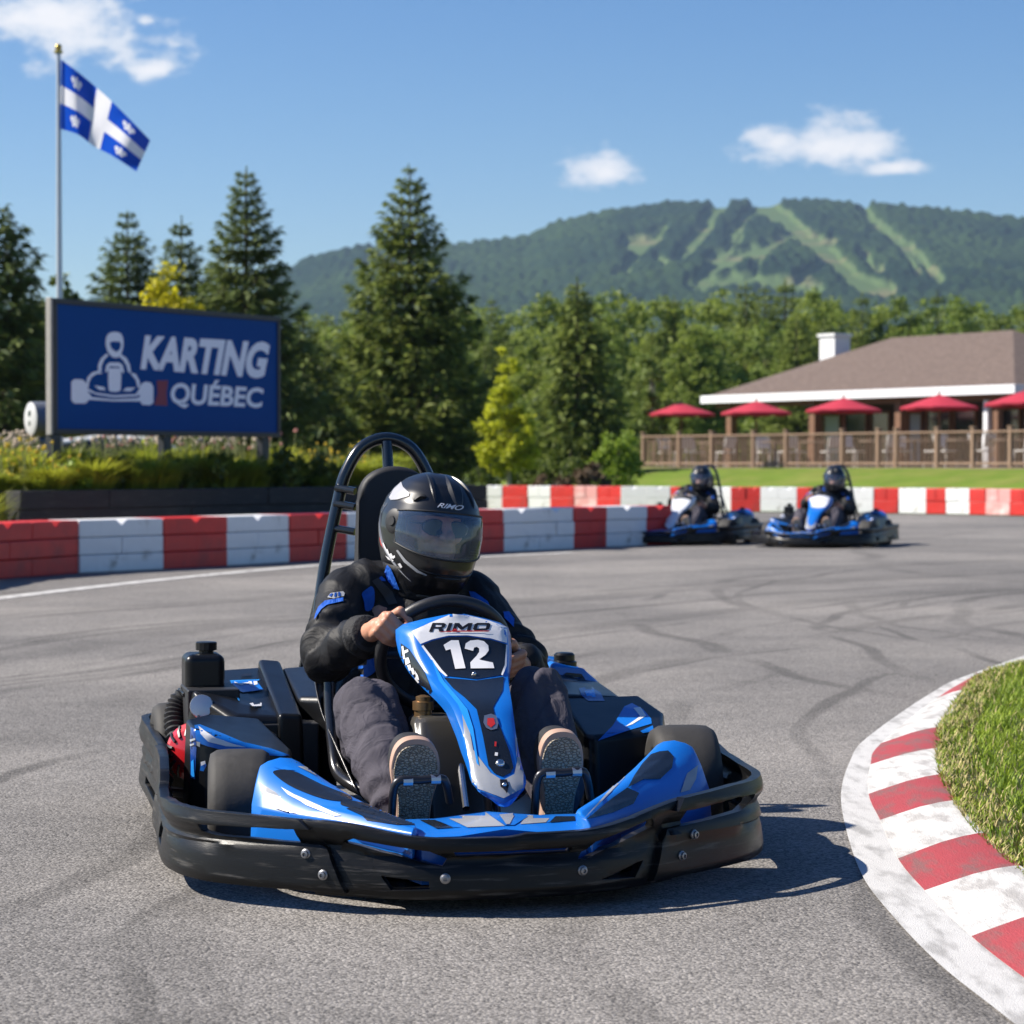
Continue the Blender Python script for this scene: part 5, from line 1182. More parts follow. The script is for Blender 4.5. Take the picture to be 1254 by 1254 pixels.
decal(z3([(618, 846), (626, 852), (755, 905), (866, 842), (872, 836), (868, 852), (755, 922), (622, 866)]), P_, 'graphic', 'kart_blue_dark', pn, off=.002)
decal(z3([(738, 820), (768, 820), (776, 846), (768, 880), (757, 862), (742, 852)]), P_, 'emblem', 'ink', pn, off=.003)
decal(z3([(318, 236), (352, 260), (420, 360), (452, 440), (430, 460), (350, 390), (318, 320)]), P_, 'side_graphic', 'kart_black_gloss', pn)
decal(z3([(440, 290), (500, 400), (560, 470), (600, 520), (625, 600), (640, 700), (650, 760), (640, 750), (620, 640), (560, 500), (480, 400)]), P_, 'graphic', 'kart_blue_light', pn, off=.0022)
# white script on the flank
for lp in ([(322, 250), (330, 248), (338, 300), (330, 305)], [(328, 270), (350, 262), (352, 272), (332, 282)], [(336, 300), (352, 296), (360, 318), (340, 330)], [(346, 330), (360, 326), (366, 350), (354, 352)], [(362, 345), (372, 340), (380, 366), (370, 370)], [(378, 350), (392, 372), (398, 392), (388, 392)], [(384, 378), (398, 402), (392, 405), (378, 386)]): decal(z3(lp), P_, 'side_script', 'kart_white', pn, off=.0022)
# crest and bolts on the black strip
decal(z3([(672, 548), (700, 540), (722, 548), (732, 580), (726, 604), (700, 610), (680, 600), (668, 578)]), P_, 'crest', 'alloy', pn, off=.003); decal(z3([(685, 560), (712, 560), (718, 585), (700, 600), (684, 588)]), P_, 'crest', 'red_ink', pn, off=.004)
decal(z3([(716, 658), (724, 660), (722, 680), (714, 678)]), P_, 'mark', 'red_ink', pn, off=.003); decal(z3([(718, 704), (730, 706), (728, 720), (716, 718)]), P_, 'mark', 'kart_white', pn, off=.003)
def pbolt(x, y, r, mt='chrome'):
    d = kdir(x, y).normalized(); h = P_.ray_cast(KO, d); n = h[1] if h[1].dot(d) < 0 else -h[1]; b = MB(); b.lathe([(r, 0), (r, .004), (r * .8, .008), (r * .4, .010)], h[0] - n * .001, n, 16); b.build('fastener', mt, pn, 50)
pbolt(400 + 740 / 3.4833, 720 + 750 / 3.4833, .011); pbolt(400 + 757 / 3.4833, 720 + 843 / 3.4833, .006); pbolt(400 + 628 / 3.4833, 720 + 372 / 3.4833, .006)
lay(quadmap(block_letters(.07), [(400 + 436 / 3.4833, 720 + 189 / 3.4833), (400 + 692 / 3.4833, 720 + 181 / 3.4833), (400 + 700 / 3.4833, 720 + 151 / 3.4833), (400 + 452 / 3.4833, 720 + 151 / 3.4833)]), P_, 'lettering', 'ink', hd, .0019)
decal(z3([(470, 190), (540, 184), (695, 184), (690, 188), (545, 189)]), P_, 'underline', 'red_ink', hd, off=.0026); decal(z3([(542, 176), (556, 178), (553, 185), (538, 184)]), P_, 'underline', 'red_ink', hd, off=.003)
one = [(498, 246), (530, 226), (562, 226), (592, 346), (548, 349), (528, 264), (508, 270)]
two = [(588, 262), (592, 240), (612, 227), (644, 224), (670, 230), (688, 248), (690, 270), (676, 290), (650, 308), (660, 312), (708, 322), (714, 346), (614, 347), (612, 322), (640, 292), (650, 276), (650, 262), (640, 254), (628, 258), (624, 272)]
for lp in (one, two): decal(z3(lp), P_, 'digit', 'kart_white', sh, off=.0030, step=3)

# --- steering wheel and column
SWC, SWW = V((0, .325, .487)), V((0, -.50, .866)); SWU = V((1, 0, 0)); SWR = .163
def rim(a): return SWC + (SWU * sin(a) + SWW * cos(a)) * SWR
sw_ = MB(); sw_.tube([rim(2 * pi * i / 56) for i in range(56)], .0165, 12, closed=True); swo = sw_.build('steering_wheel', 'wheel_grip', kart, 180)
b = MB(); nn = SWU.cross(SWW)
for a in (pi / 2, -pi / 2, pi): b.tube([SWC, rim(a)], .012, 8, flat=.5)
b.lathe([(.04, -.012), (.045, 0), (.04, .012)], SWC, nn, 20); b.build('spokes', 'steel_dark', swo)
b = MB(); b.tube([SWC, (0, .12, .30), (0, -.12, .08)], .012, 10); b.build('steering_column', 'steel_dark', kart)
b = MB(); b.tube([K(560, 905, 'v', .03), K(571, 990, 'v', -.12)], .009, 10); b.tube([(.06, .05, .26), (.05, -.10, .08)], .009, 10); b.build('panel_stay', 'chrome', kart)

# --- small tank between the driver's legs
b = MB(); rg = []
for z, x0, x1, y0, y1 in ((.06, -.13, .05, -.10, .16), (.20, -.135, .04, -.06, .16), (.30, -.14, .01, -.01, .15), (.345, -.135, -.02, .02, .14), (.36, -.12, -.04, .04, .12)):
    rg.append([V((x0 + .02, y0, z)), V((x1 - .02, y0, z)), V((x1, y0 + .02, z)), V((x1, y1, z)), V((x0, y1, z)), V((x0, y0 + .02, z))])
b.loft(rg); tk = b.build('fuel_tank', 'smoke_tank', kart, 30, bevel=.01)
b = MB(); c = K(518, 876, 'v', .08); b.lathe([(.022, -.02), (.022, .012), (.026, .014), (.026, .034), (.018, .036), (.018, .046), (.006, .05)], c, (0, 0, 1), 16); b.build('filler_cap', 'brass', tk, 30)

# --- pedals
def pedal(px0, px1, yt, yb, x2):
    a, c, d, e = K(px0, yb, 'v', -.30), K(px0 + 6, yt + 3, 'v', -.34), K(px1 - 6, yt, 'v', -.34), K(px1, yb - 8, 'v', -.31)
    b = MB(); a.z = .10; e.z = max(.14, e.z); b.tube(spline([a, a.lerp(c, .5), a.lerp(c, .86), c + V((.012, 0, .002)), c.lerp(d, .5), d + V((-.012, 0, .002)), e.lerp(d, .82), e], 4), .0095, 10); p = b.build('pedal', 'steel_dark', kart, 60)
    b = MB(); m = c.lerp(d, .25); b.tube([m + V((-.01, 0, -.001)), m + V((.012, 0, -.001))], .0115, 10); b.build('clamp', 'alloy', p); b = MB(); m = c.lerp(d, .8); b.tube([m + V((-.01, 0, 0)), m + V((.012, 0, 0))], .0115, 10); b.build('clamp', 'alloy', p); b = MB(); b.tube([a.lerp(c, .35) + V((.11, 0, 0)), a.lerp(c, .35) + V((.03, .01, -.002))], .006, 8); b.build('linkage', 'alloy', p)
pedal(477, 551, 954, 990, 0); pedal(652, 723, 945, 985, 0)

# --- side pods
def hull(name, top, bot, mat, bev=.014):
    b = MB(); n = len(top); b.add([V(p) for p in bot] + [V(p) for p in top], [list(range(n))[::-1], list(range(n, 2 * n))] + [(i, (i + 1) % n, n + (i + 1) % n, n + i) for i in range(n)])
    o = b.build(name, mat, kart, None); m = o.modifiers.new('b', 'BEVEL'); m.width, m.segments, m.limit_method, m.angle_limit = bev, 3, 'ANGLE', RAD(20)
    m.harden_normals = True; o.data.polygons.foreach_set('use_smooth', [True] * len(o.data.polygons)); bake(o); o.data.set_sharp_from_angle(angle=RAD(40)) if False else None; return o
rp = hull('side_pod', [(.375, .33, .275), (.395, .31, .262), (.575, .30, .282), (.615, .42, .318), (.60, .60, .345), (.37, .58, .345)], [(.37, .31, .07), (.40, .30, .07), (.60, .28, .07), (.64, .42, .07), (.65, .62, .07), (.36, .60, .07)], 'cover_plastic')
rq = hull('rear_pod', [(.375, .57, .350), (.545, .57, .345), (.60, .85, .318), (.60, 1.02, .35), (.40, 1.02, .402), (.37, .85, .396)], [(.36, .59, .08), (.64, .60, .08), (.64, .85, .10), (.62, 1.04, .25), (.40, 1.04, .25), (.34, .85, .10)], 'cover_plastic', .018)
rt_ = hull('spare_tank', [(.44, .93, .408), (.535, .93, .398), (.585, .95, .345), (.60, 1.10, .35), (.54, 1.12, .41), (.44, 1.12, .418)], [(.42, .92, .33), (.55, .92, .31), (.60, .93, .29), (.61, 1.12, .29), (.55, 1.14, .30), (.42, 1.14, .30)], BL_, .012)
b = MB(); c = K(691, 812, 'v', .98); b.lathe([(.036, -.03), (.036, .004), (.030, .008), (.030, .024), (.024, .03), (.008, .032)], c, (0, 0, 1), 18); b.build('tank_cap', 'cover_plastic', rt_, 30)
RP = bvh_of(rp, rq, rt_)
decal(z4([(275, 380), (330, 325), (372, 255), (400, 243), (440, 265), (470, 300), (472, 318), (380, 345)]), RP, 'graphic', BL_, rp); decal(z4([(405, 262), (430, 258), (452, 290), (400, 322), (375, 330), (430, 292)]), RP, 'graphic', 'kart_white', rp, off=.002)
decal(z4([(430, 345), (476, 325), (480, 345), (440, 352)]), RP, 'graphic', BL_, rp)
decal(z4([(205, 190), (245, 180), (285, 205), (300, 235), (240, 235), (215, 215)]), RP, 'graphic', 'kart_blue_dark', rq); decal(z4([(225, 200), (260, 195), (268, 222), (236, 222)]), RP, 'graphic', 'kart_blue_light', rq, off=.002)
decal(z4([(130, 150), (160, 130), (215, 135), (232, 160), (215, 166), (150, 160)]), RP, 'graphic', 'ink', rt_)
lp_ = hull('side_pod', [(-.640, .31, .318), (-.60, .29, .300), (-.40, .28, .240), (-.385, .36, .25), (-.44, .58, .31), (-.58, .56, .325), (-.645, .44, .325)], [(-.655, .30, .09), (-.61, .27, .08), (-.40, .27, .07), (-.37, .36, .07), (-.40, .60, .07), (-.56, .62, .07), (-.655, .44, .09)], 'cover_plastic', .012)
LP = bvh_of(lp_)
decal(z2([(335, 412), (360, 408), (440, 440), (560, 490), (690, 520), (780, 552), (740, 556), (600, 545), (500, 535), (400, 510), (345, 490)]), LP, 'graphic', BL_, lp_); decal(z2([(352, 416), (380, 438), (430, 470), (520, 500), (575, 514), (480, 508), (400, 488), (364, 452)]), LP, 'graphic', 'kart_white', lp_, off=.002)
decal(z2([(318, 420), (340, 430), (345, 520), (338, 660), (318, 655)]), LP, 'graphic', 'kart_blue_dark', lp_); decal(z2([(322, 580), (332, 570), (336, 650), (322, 655)]), LP, 'graphic', 'kart_blue_light', lp_, off=.002)
for lp in ([(318, 478), (340, 470), (342, 478), (320, 488)], [(346, 486), (364, 490), (362, 512), (348, 506)], [(318, 500), (336, 494), (336, 502), (320, 508)]): decal(z2(lp), LP, 'script', 'kart_grey', lp_, off=.003)
decal(z2([(366, 585), (384, 578), (392, 598), (378, 625), (362, 622)]), LP, 'sticker', BL_, lp_, off=.002); decal(z2([(366, 582), (386, 576), (388, 590), (368, 600)]), LP, 'sticker', 'kart_white', lp_, off=.003)

# --- engine, its cover, tank, hose and starter on the left
ec = hull('engine_cover', [(-.50, .60, .310), (-.345, .60, .304), (-.345, 1.10, .402), (-.52, 1.10, .392), (-.585, 1.0, .375), (-.598, .72, .375)], [(-.515, .585, .275), (-.335, .585, .13), (-.335, 1.12, .14), (-.53, 1.12, .20), (-.60, 1.0, .22), (-.615, .74, .27)], 'cover_plastic', .018)
hull('rib', [(-.388, .58, .317), (-.325, .58, .313), (-.315, 1.08, .418), (-.378, 1.08, .424)], [(-.395, .57, .20), (-.318, .57, .10), (-.308, 1.10, .14), (-.385, 1.10, .14)], 'cover_plastic', .012)
hull('seat_side_cover', [(-.318, .72, .345), (-.245, .62, .35), (-.205, .80, .408), (-.19, 1.05, .405), (-.318, 1.05, .40)], [(-.318, .70, .10), (-.23, .60, .10), (-.20, .80, .1), (-.19, 1.06, .1), (-.318, 1.06, .1)], 'cover_plastic', .014)
b = MB(); b.box((-.50, .62, .17), (.2, .22, .2)); b.box((-.36, .64, .16), (.16, .1, .26)); b.box((-.54, .84, .24), (.14, .2, .26))
for i in range(7): b.box((-.50, .52 + .0, .10 + i * .026), (.19, .03, .010))
b.build('engine_block', 'engine_dark', kart, bevel=.006)
EC = bvh_of(ec)
decal(z2([(505, 212), (620, 204), (655, 250), (560, 262), (530, 250)]), EC, 'graphic', BL_, ec, off=.003); decal(z2([(500, 205), (640, 200), (632, 206), (520, 214), (545, 300), (538, 298)]), EC, 'graphic', 'kart_blue_light', ec, off=.002)
for lp in ([(540, 222), (590, 216), (592, 222), (545, 230)], [(585, 212), (600, 212), (606, 232), (592, 232)], [(608, 212), (626, 212), (628, 226), (612, 230)], [(520, 214), (560, 228), (556, 232), (520, 220)], [(590, 316), (606, 312), (612, 322), (640, 318), (640, 312), (648, 314), (646, 328), (604, 328)]): decal(z2(lp), EC, 'sticker', 'kart_white', ec, off=.004)
decal(z2([(552, 178), (602, 175), (600, 184), (556, 186)]), EC, 'vent', 'ink', ec, off=.003)
b = MB(); b.box((-.553, .89, .405), (.108, .13, .105)); eo = b.build('fuel_can', 'cover_plastic', kart, bevel=.022, seg=4)
b = MB(); b.box((-.555, .89, .35), (.122, .145, .012)); b.build('seam', 'cover_plastic', eo, bevel=.004); b = MB(); b.lathe([(.020, 0), (.020, .008), (.029, .010), (.029, .030), (.026, .032)], (-.545, .88, .456), (0, 0, 1), 14); b.build('can_cap', 'cover_plastic', eo, 25)
b = MB(); b.tube([(-.555, .87, .35), (-.555, .86, .25)], .035, 12); b.tube([(-.575, .80, .33), (-.56, .78, .22)], .02, 10); b.build('neck', 'engine_dark', eo)
# corrugated hose
hpts = spline([(-.60, .80, .16), (-.625, .84, .22), (-.63, .88, .28), (-.615, .90, .325), (-.585, .90, .34)], 9); b = MB(); b.tube(hpts, [.026 + .006 * (i % 2) for i in range(len(hpts))], 14); b.build('air_hose', 'engine_dark', kart, 30)
# red recoil starter with slotted cage
c = V((-.60, .66, .215)); ax = V((-.60, -.78, .10)).normalized(); b = MB(); b.lathe([(.078, -.05), (.080, .0), (.074, .022), (.055, .040), (.03, .046), (.004, .047)], c, ax, 28); st = b.build('recoil_starter', 'engine_red', kart, 30)
b = MB(); u = ax.orthogonal().normalized(); w_ = ax.cross(u)
for i in range(14): a = 2 * pi * i / 14; d = u * cos(a) + w_ * sin(a); b.tube([c + d * .040 + ax * .0465, c + d * .058 + ax * .0395, c + d * .072 + ax * .0245], .0045, 5)
b.build('slots', 'ink', st); b = MB(); b.box((-.545, .63, .285), (.12, .09, .04), M.Rotation(RAD(-35), 3, 'Z')); b.build('shroud', 'engine_red', st, bevel=.012)
b = MB()
for i in range(5): b.tube([(-.60 + i * .024, .585 + i * .01, .305), (-.59 + i * .024, .66, .308)], .004, 5)
b.build('shroud_slots', 'ink', st)
d = K(247, 865, 'v', .68); b = MB(); b.lathe([(.032, 0), (.030, .008), (.012, .010)], d, (-.2, -.95, .2), 18); b.build('engine_badge', 'alloy', kart, 40)

# --- seat, head rest pad and roll hoop
b = MB(); rg = []
for t in range(13):
    q = t / 12; y = .30 + .62 * q ** .8; z = .085 + .05 * q + .50 * max(0, q - .30) ** 1.35; hw = .205 + .05 * sin(pi * min(1, q * 1.1)) - .08 * max(0, q - .6); ed = .06 + .22 * sin(pi * min(1, q * .9)) * (1 - .5 * q)
    rg.append([V((-hw - .03, y + .01, z + ed)), V((-hw - .022, y, z + ed + .008)), V((-hw, y, z + ed * .6)), V((-hw * .8, y, z + .015)), V((-hw * .35, y, z)), V((hw * .35, y, z)), V((hw * .8, y, z + .015)), V((hw, y, z + ed * .6)), V((hw + .022, y, z + ed + .008)), V((hw + .03, y + .01, z + ed))])
b.loft(rg, caps=False, closed=False); o = b.build('seat', 'seat_shell', kart, 180); o.modifiers.new('s', 'SOLIDIFY').thickness = .010; sb_ = o.modifiers.new('u', 'SUBSURF'); sb_.levels = sb_.render_levels = 1
b = MB(); b.tube(spline([K(403, 836, 'v', .56), K(404, 870, 'v', .54), K(408, 915, 'v', .50), K(413, 945, 'v', .45), K(432, 962, 'v', .36), K(470, 978, 'v', .28)], 5), .016, 10); b.build('seat_rim', 'seat_shell', kart, 60)
py = 1.0; b = MB(); out = []
for i in range(21): a = pi * i / 20; out.append(V((-.104 * cos(a) * 1.0, py + .012, .868 + .098 * sin(a) ** .8)))
out += [V((.118, py - .02, .70)), V((.125, py - .05, .55)), V((.125, py - .06, .45)), V((-.125, py - .06, .45)), V((-.125, py - .05, .55)), V((-.118, py - .02, .70))]
b.prism(out, (0, -.028, 0), (0, .028, 0)); b.build('headrest_pad', 'pad_vinyl', kart, bevel=.016, seg=4)
hc = -.005
hoop = [(hc - .235, 1.03, .16), (hc - .218, 1.05, .42), (hc - .186, 1.08, .66), (hc - .140, 1.10, .87), (hc - .116, 1.105, .95), (hc - .070, 1.11, 1.020), (hc, 1.112, 1.046), (hc + .070, 1.11, 1.020), (hc + .116, 1.105, .95), (hc + .140, 1.10, .87), (hc + .186, 1.08, .66), (hc + .218, 1.05, .42), (hc + .235, 1.03, .16)]
b = MB(); b.tube(spline(hoop, 7), .0175, 12); ho = b.build('roll_hoop', 'black_tube', kart, 180)
b = MB(); b.tube([(hc, 1.10, 1.035), (hc, 1.06, .90)], .016, 10); b.build('crossbar', 'black_tube', ho, 60)
for z, w0 in ((.905, .148), (.86, .152), (.79, .158), (.625, .19)):
    for k in (-1, 1): b = MB(); b.tube([(hc + k * w0, 1.09, z), (hc + k * .10, 1.05, z - .01)], .011, 8); b.build('crossbar', 'black_tube', ho, 60)
b = MB(); b.tube([(hc - .235, 1.04, .32), (hc + .235, 1.04, .32)], .016, 10); b.build('crossbar', 'black_tube', ho, 60)
for k in (-1, 1): b = MB(); b.tube([(hc + k * .19, 1.08, .64), (hc + k * .25, 1.32, .20)], .013, 8); b.build('stay', 'black_tube', ho, 60)
# ------------------------------------------------------------------ the driver
def cloth(name, base, seam, rough=.85, wr=.5, ws=14):
    m = bpy.data.materials.new(name); m.use_nodes = True; MATS[name] = m
    g = N(m.node_tree); b = g.n['Principled BSDF']; p = g.node('ShaderNodeTexCoord').outputs['Object']
    c = g.mix(g.step(g.noise(p, 5, 4, .6), .35, .7), base, seam); g.put(b.inputs['Base Color'], c); b.inputs['Roughness'].default_value = rough; b.inputs['Specular IOR Level'].default_value = .22
    b.inputs['Sheen Weight'].default_value = .0; b.inputs['Sheen Roughness'].default_value = .5
    f1 = g.noise(p, ws, 3, .5, dist=1.2); f2 = g.noise(p, 420, 2, .5); h = g.math('ADD', f1, g.math('MULTIPLY', f2, .035))
    bn = g.node('ShaderNodeBump', {'Strength': wr, 'Distance': .025, 'Height': h}); g.put(b.inputs['Normal'], bn.outputs[0]); return m
cloth('jacket_cloth', (0.008, 0.0083, 0.010), (0.012, 0.0122, 0.014), .58, .40, 9)
cloth('trouser_cloth', (0.060, 0.055, 0.068), (0.080, 0.072, 0.088), .85, .55, 13)
cloth('blue_cloth', (0.010, 0.085, 0.42), (0.014, 0.11, 0.50), .7, .4, 20)
pmat('cuff_rib', (0.017, 0.017, 0.019), .8, bump=.4, bscale=120)
pmat('skin', (0.50, 0.245, 0.155), .48, var=.10, vscale=22, bump=.25, bscale=170, bdist=.003, spec=.4, col2=(0.43, 0.17, 0.115), c2lo=.5, c2hi=.75)
MATS['skin'].node_tree.nodes['Principled BSDF'].inputs['Subsurface Weight'].default_value = .12; MATS['skin'].node_tree.nodes['Principled BSDF'].inputs['Subsurface Radius'].default_value = (.012, .005, .003); MATS['skin'].node_tree.nodes['Principled BSDF'].inputs['Subsurface Scale'].default_value = .4
pmat('helmet_shell', (0.009, 0.0095, 0.011), .33, coat=.22, var=.15); pmat('helmet_trim', (0.014, .014, .015), .55); pmat('helmet_grey', (0.34, 0.34, 0.36), .4, var=.12, vscale=30); pmat('lens_dark', (0.006, .006, .008), .08, coat=.6)
pmat('strap_web', (.035, .034, .036), .8, bump=.3, bscale=300, bdist=.002); pmat('shoe_upper', (0.012, .012, .014), .7); pmat('shoe_tan', (0.42, 0.27, 0.20), .65, var=.1); pmat('lining', (0.012, .012, .013), .95)
def solemat():
    m = bpy.data.materials.new('shoe_tread'); m.use_nodes = True; MATS['shoe_tread'] = m; g = N(m.node_tree); b = g.n['Principled BSDF']; p = g.node('ShaderNodeTexCoord').outputs['Object']
    vo = g.node('ShaderNodeTexVoronoi', {'Vector': g.vmath('MULTIPLY', p, (1, 1, 1.6)), 'Scale': 105.0}, feature='DISTANCE_TO_EDGE'); e = g.step(vo.outputs[0], .03, .14)
    g.put(b.inputs['Base Color'], g.mix(e, (.24, .195, .14), g.mix(g.noise(p, 30, 4, .6), (.36, .30, .22), (.52, .44, .33)))); b.inputs['Roughness'].default_value = .75
    bn = g.node('ShaderNodeBump', {'Strength': .9, 'Distance': .006, 'Height': e}); g.put(b.inputs['Normal'], bn.outputs[0])
solemat()
def visormat():
    m = bpy.data.materials.new('visor_tint_glare'); m.use_nodes = True; MATS['visor_tint_glare'] = m; g = N(m.node_tree); g.n.remove(g.n['Principled BSDF'])
    t = g.node('ShaderNodeBsdfTransparent', {'Color': (.86, .91, .97, 1)}); gl = g.node('ShaderNodeBsdfGlossy', {'Color': (.9, .95, 1, 1), 'Roughness': .03}); fr = g.node('ShaderNodeFresnel', {'IOR': 1.38})
    df = g.node('ShaderNodeBsdfDiffuse', {'Color': (.24, .36, .60, 1)}); t = g.node('ShaderNodeMixShader', {0: .11, 1: t.outputs[0], 2: df.outputs[0]})  # milky visor haze, with blue glare painted into this diffuse colour
    g.l.new(g.node('ShaderNodeMixShader', {0: g.math('ADD', g.math('MULTIPLY', fr.outputs[0], 1.0), .03, clamp=True), 1: t.outputs[0], 2: gl.outputs[0]}).outputs[0], g.n['Material Output'].inputs[0])
visormat()

SHL, SHR = V((-.180, .745, .625)), V((.160, .745, .612)); EBL, EBR = V((-.262, .55, .475)), V((.268, .56, .425)); WRL, WRR = V((-.182, .335, .548)), V((.212, .36, .452))
HIP, CHEST = V((0, .66, .17)), V((.012, .735, .52)); KNL, KNR = V((-.225, .17, .365)), V((.205, .13, .385)); ANL, ANR = V((-.195, -.125, .145)), V((.19, -.12, .15))
HC = V((.043, .72, .788))                                # helmet centre
HY = RAD(14); HPITCH = RAD(5)
HR = M.Rotation(HY, 3, 'Z') @ M.Rotation(HPITCH, 3, 'X') @ M.Rotation(RAD(6), 3, 'Y')  # face looks along -y, turned to the picture's right and tipped down

# body: one skin from the head down to the feet, hands with five fingers each
body = MB()
body.ell(HC + HR @ V((0, -.005, .035)), (.076, .095, .105), 24, 16, HR); body.ell(HC + HR @ V((0, -.045, -.045)), (.058, .056, .07), 20, 12, HR)
body.ell(HC + HR @ V((0, -.118, .000)), (.017, .024, .018), 12, 8, HR); body.cap(HC + HR @ V((0, -.092, .045)), .011, HC + HR @ V((0, -.115, .003)), .014)
for k in (-1, 1): body.ell(HC + HR @ V((k * .037, -.072, .0)), (.026, .024, .024), 12, 8, HR); body.ell(HC + HR @ V((k * .013, -.112, -.004)), (.010, .012, .009), 8, 6, HR); body.ell(HC + HR @ V((k * .078, .005, .0)), (.012, .02, .032), 10, 8, HR)
body.cap(HC + HR @ V((-.02, -.100, -.040)), .0085, HC + HR @ V((.02, -.100, -.040)), .0085); body.cap(HC + HR @ V((-.016, -.098, -.055)), .0095, HC + HR @ V((.016, -.098, -.055)), .0095); body.ell(HC + HR @ V((0, -.085, -.09)), (.026, .022, .022), 12, 8, HR)
body.cap(HC + V((-.005, .03, -.06)), .060, CHEST + V((0, .03, .12)), .058); body.cap(CHEST + V((-.09, 0, .02)), .09, CHEST + V((.09, 0, .02)), .09); body.cap(CHEST, .12, HIP, .115)
for s, e, w_ in ((SHL, EBL, WRL), (SHR, EBR, WRR)): body.cap(s, .052, e, .042); body.cap(e, .042, w_, .026)
for k, kn, an in ((-1, KNL, ANL), (1, KNR, ANR)): body.cap(HIP + V((k * .09, 0, -.01)), .075, kn, .052); body.cap(kn, .052, an, .036); body.cap(an, .036, an + V((0, -.06, .10)), .032)
def hand(a, side, wr):
    """fist closed on the rim at angle a from the top; side -1 = picture left"""
    G = rim(a); t = (SWU * cos(a) - SWW * sin(a)); t = t if t.z < 0 else -t; o = (G - SWC).normalized(); n = SWU.cross(SWW).normalized(); n = n if n.y < 0 else -n
    lens = (.98, 1.06, 1.0, .84)
    for i, off in enumerate((-.030, -.0095, .0105, .029)):
        L = lens[i]; r = (.0108, .0112, .0106, .0092)[i]; z = t * off
        kn = G + o * .038 + n * (.020 - .002 * abs(i - 1)) + z * 1.0; p1 = G + o * (.008 - .006 * (L - 1)) + n * (.036 * L) + z * .96 + t * .003; p2 = G - o * .024 * L + n * .024 + z * .9 + t * .004; p3 = G - o * .026 + n * (-.002) + z * .86 + t * .004
        body.cap(kn, r * 1.12, p1, r * 1.02); body.cap(p1, r * 1.04, p2, r * .95); body.cap(p2, r * .95, p3, r * .82)
        body.ell(kn, r * 1.16, 10, 8); body.cap(kn, r * 1.15, wr.lerp(G, .18) + z * .62, r * 1.35)
    body.cap(G + o * .034 + t * .014, .016, wr.lerp(G, .25) + t * .006, .022); body.cap(G + o * .034 - t * .014, .016, wr.lerp(G, .25) - t * .008, .022); body.cap(wr, .026, wr.lerp(G, .45) + o * .012, .026)
    th0 = wr.lerp(G, .35) - t * .022 - n * .004; th1 = G + o * .012 - t * .046 - n * .004; th2 = G - o * .010 - t * .044 + n * .010; th3 = G - o * .022 - t * .036 + n * .020
    body.cap(th0, .016, th1, .0125); body.cap(th1, .0125, th2, .0115); body.cap(th2, .0115, th3, .0095)
hand(RAD(-58), -1, WRL); hand(RAD(96), 1, WRR)
pers = organic(body, 'person', 'skin', None, .0032, 3, .4)
pers.location = (KX, KY, 0); pers.rotation_euler.z = KT
tag(pers, 'driver in black helmet and grey trousers gripping the wheel of the large front kart', 'person')

def wrinkle(c, nn, segs, amp):
    """cloth folds: rings round the limb near a bend plus long soft creases"""
    d = NZ.noise(c * 11) * amp * .5 + (.55 - abs(NZ.noise(V((c.x * 7, c.y * 7, c.z * 4)) + V((3, 1, 7)))) * 2.2) * amp * 1.1 - max(0, .12 - abs(NZ.noise(c * 5.3 + V((9, 2, 4))))) * amp * 5
    for a, b, q in segs:
        ab = b - a; L = ab.length; t = (c - a).dot(ab) / (L * L)
        if -.1 < t < 1.15:
            dist = (c - a - ab * t).length
            if dist < .14: d += sin(t * L * 78 + NZ.noise(c * 6) * 6.5) * amp * q * max(0, 1 - abs(t - (1.0 if q > 0 else 0)) * 1.6)
    return d
jk = MB()
jk.ell(CHEST + V((0, 0, -.02)), (.185, .125, .17), 24, 16); jk.ell(V((0, .68, .33)), (.165, .13, .19), 24, 16); jk.cap(SHL + V((.05, 0, .012)), .078, SHR + V((-.05, 0, .015)), .078); jk.ell(CHEST + V((.0, .0, .125)), (.11, .085, .06), 20, 12)
for s, e, w_ in ((SHL, EBL, WRL), (SHR, EBR, WRR)):
    q = e.lerp(w_, .80); jk.cap(s, .076, e, .070); jk.cap(e, .070, q, .050); jk.cap(e.lerp(w_, .45), .060, q, .051); jk.ell(e + V((0, .012, -.01)), .070)
segs = [(SHL, EBL, 1.0), (EBL, WRL, 1.1), (SHR, EBR, 1.0), (EBR, WRR, 1.1)]
jo = organic(jk, 'jacket', 'jacket_cloth', pers, .0062, 7, .5, lambda c, n: wrinkle(c, n, segs, .0085))
for e, w_ in ((EBL, WRL), (EBR, WRR)):
    d = (w_ - e).normalized(); a = e.lerp(w_, .74); pts = [a + d * (.0055 * i) for i in range(9)]; b = MB(); b.tube(pts, [.0545 - .0012 * i + (.0036 if i % 2 else 0) for i in range(9)], 20); b.build('cuff', 'cuff_rib', jo, 80)
b = MB(); nk = V((.028, .722, .655)); rg = []
for z, r, y in ((-.035, .098, .0), (.0, .106, -.002), (.030, .113, -.004), (.046, .114, -.006), (.048, .110, -.006), (.040, .106, -.006), (-.02, .09, 0)): rg.append([nk + V((cos(2 * pi * i / 28) * r, sin(2 * pi * i / 28) * r * .95 + y, z - .012 * (sin(2 * pi * i / 28) < 0) * abs(sin(2 * pi * i / 28)) - .006 * cos(2 * pi * i / 28))) for i in range(28)])
b.loft(rg, caps=False); b.build('collar', 'jacket_cloth', jo, 180)
zz = lambda L: [(360 + x / 3.91875, 520 + y / 3.91875) for x, y in L]
JV = bvh_of(jo, [o for o in jo.children if o.name.startswith('collar')][0])
decal(zz([(432, 712), (452, 672), (468, 690), (490, 740), (508, 790), (478, 786), (448, 752)]), JV, 'collar_trim', 'blue_cloth', jo, off=.003)
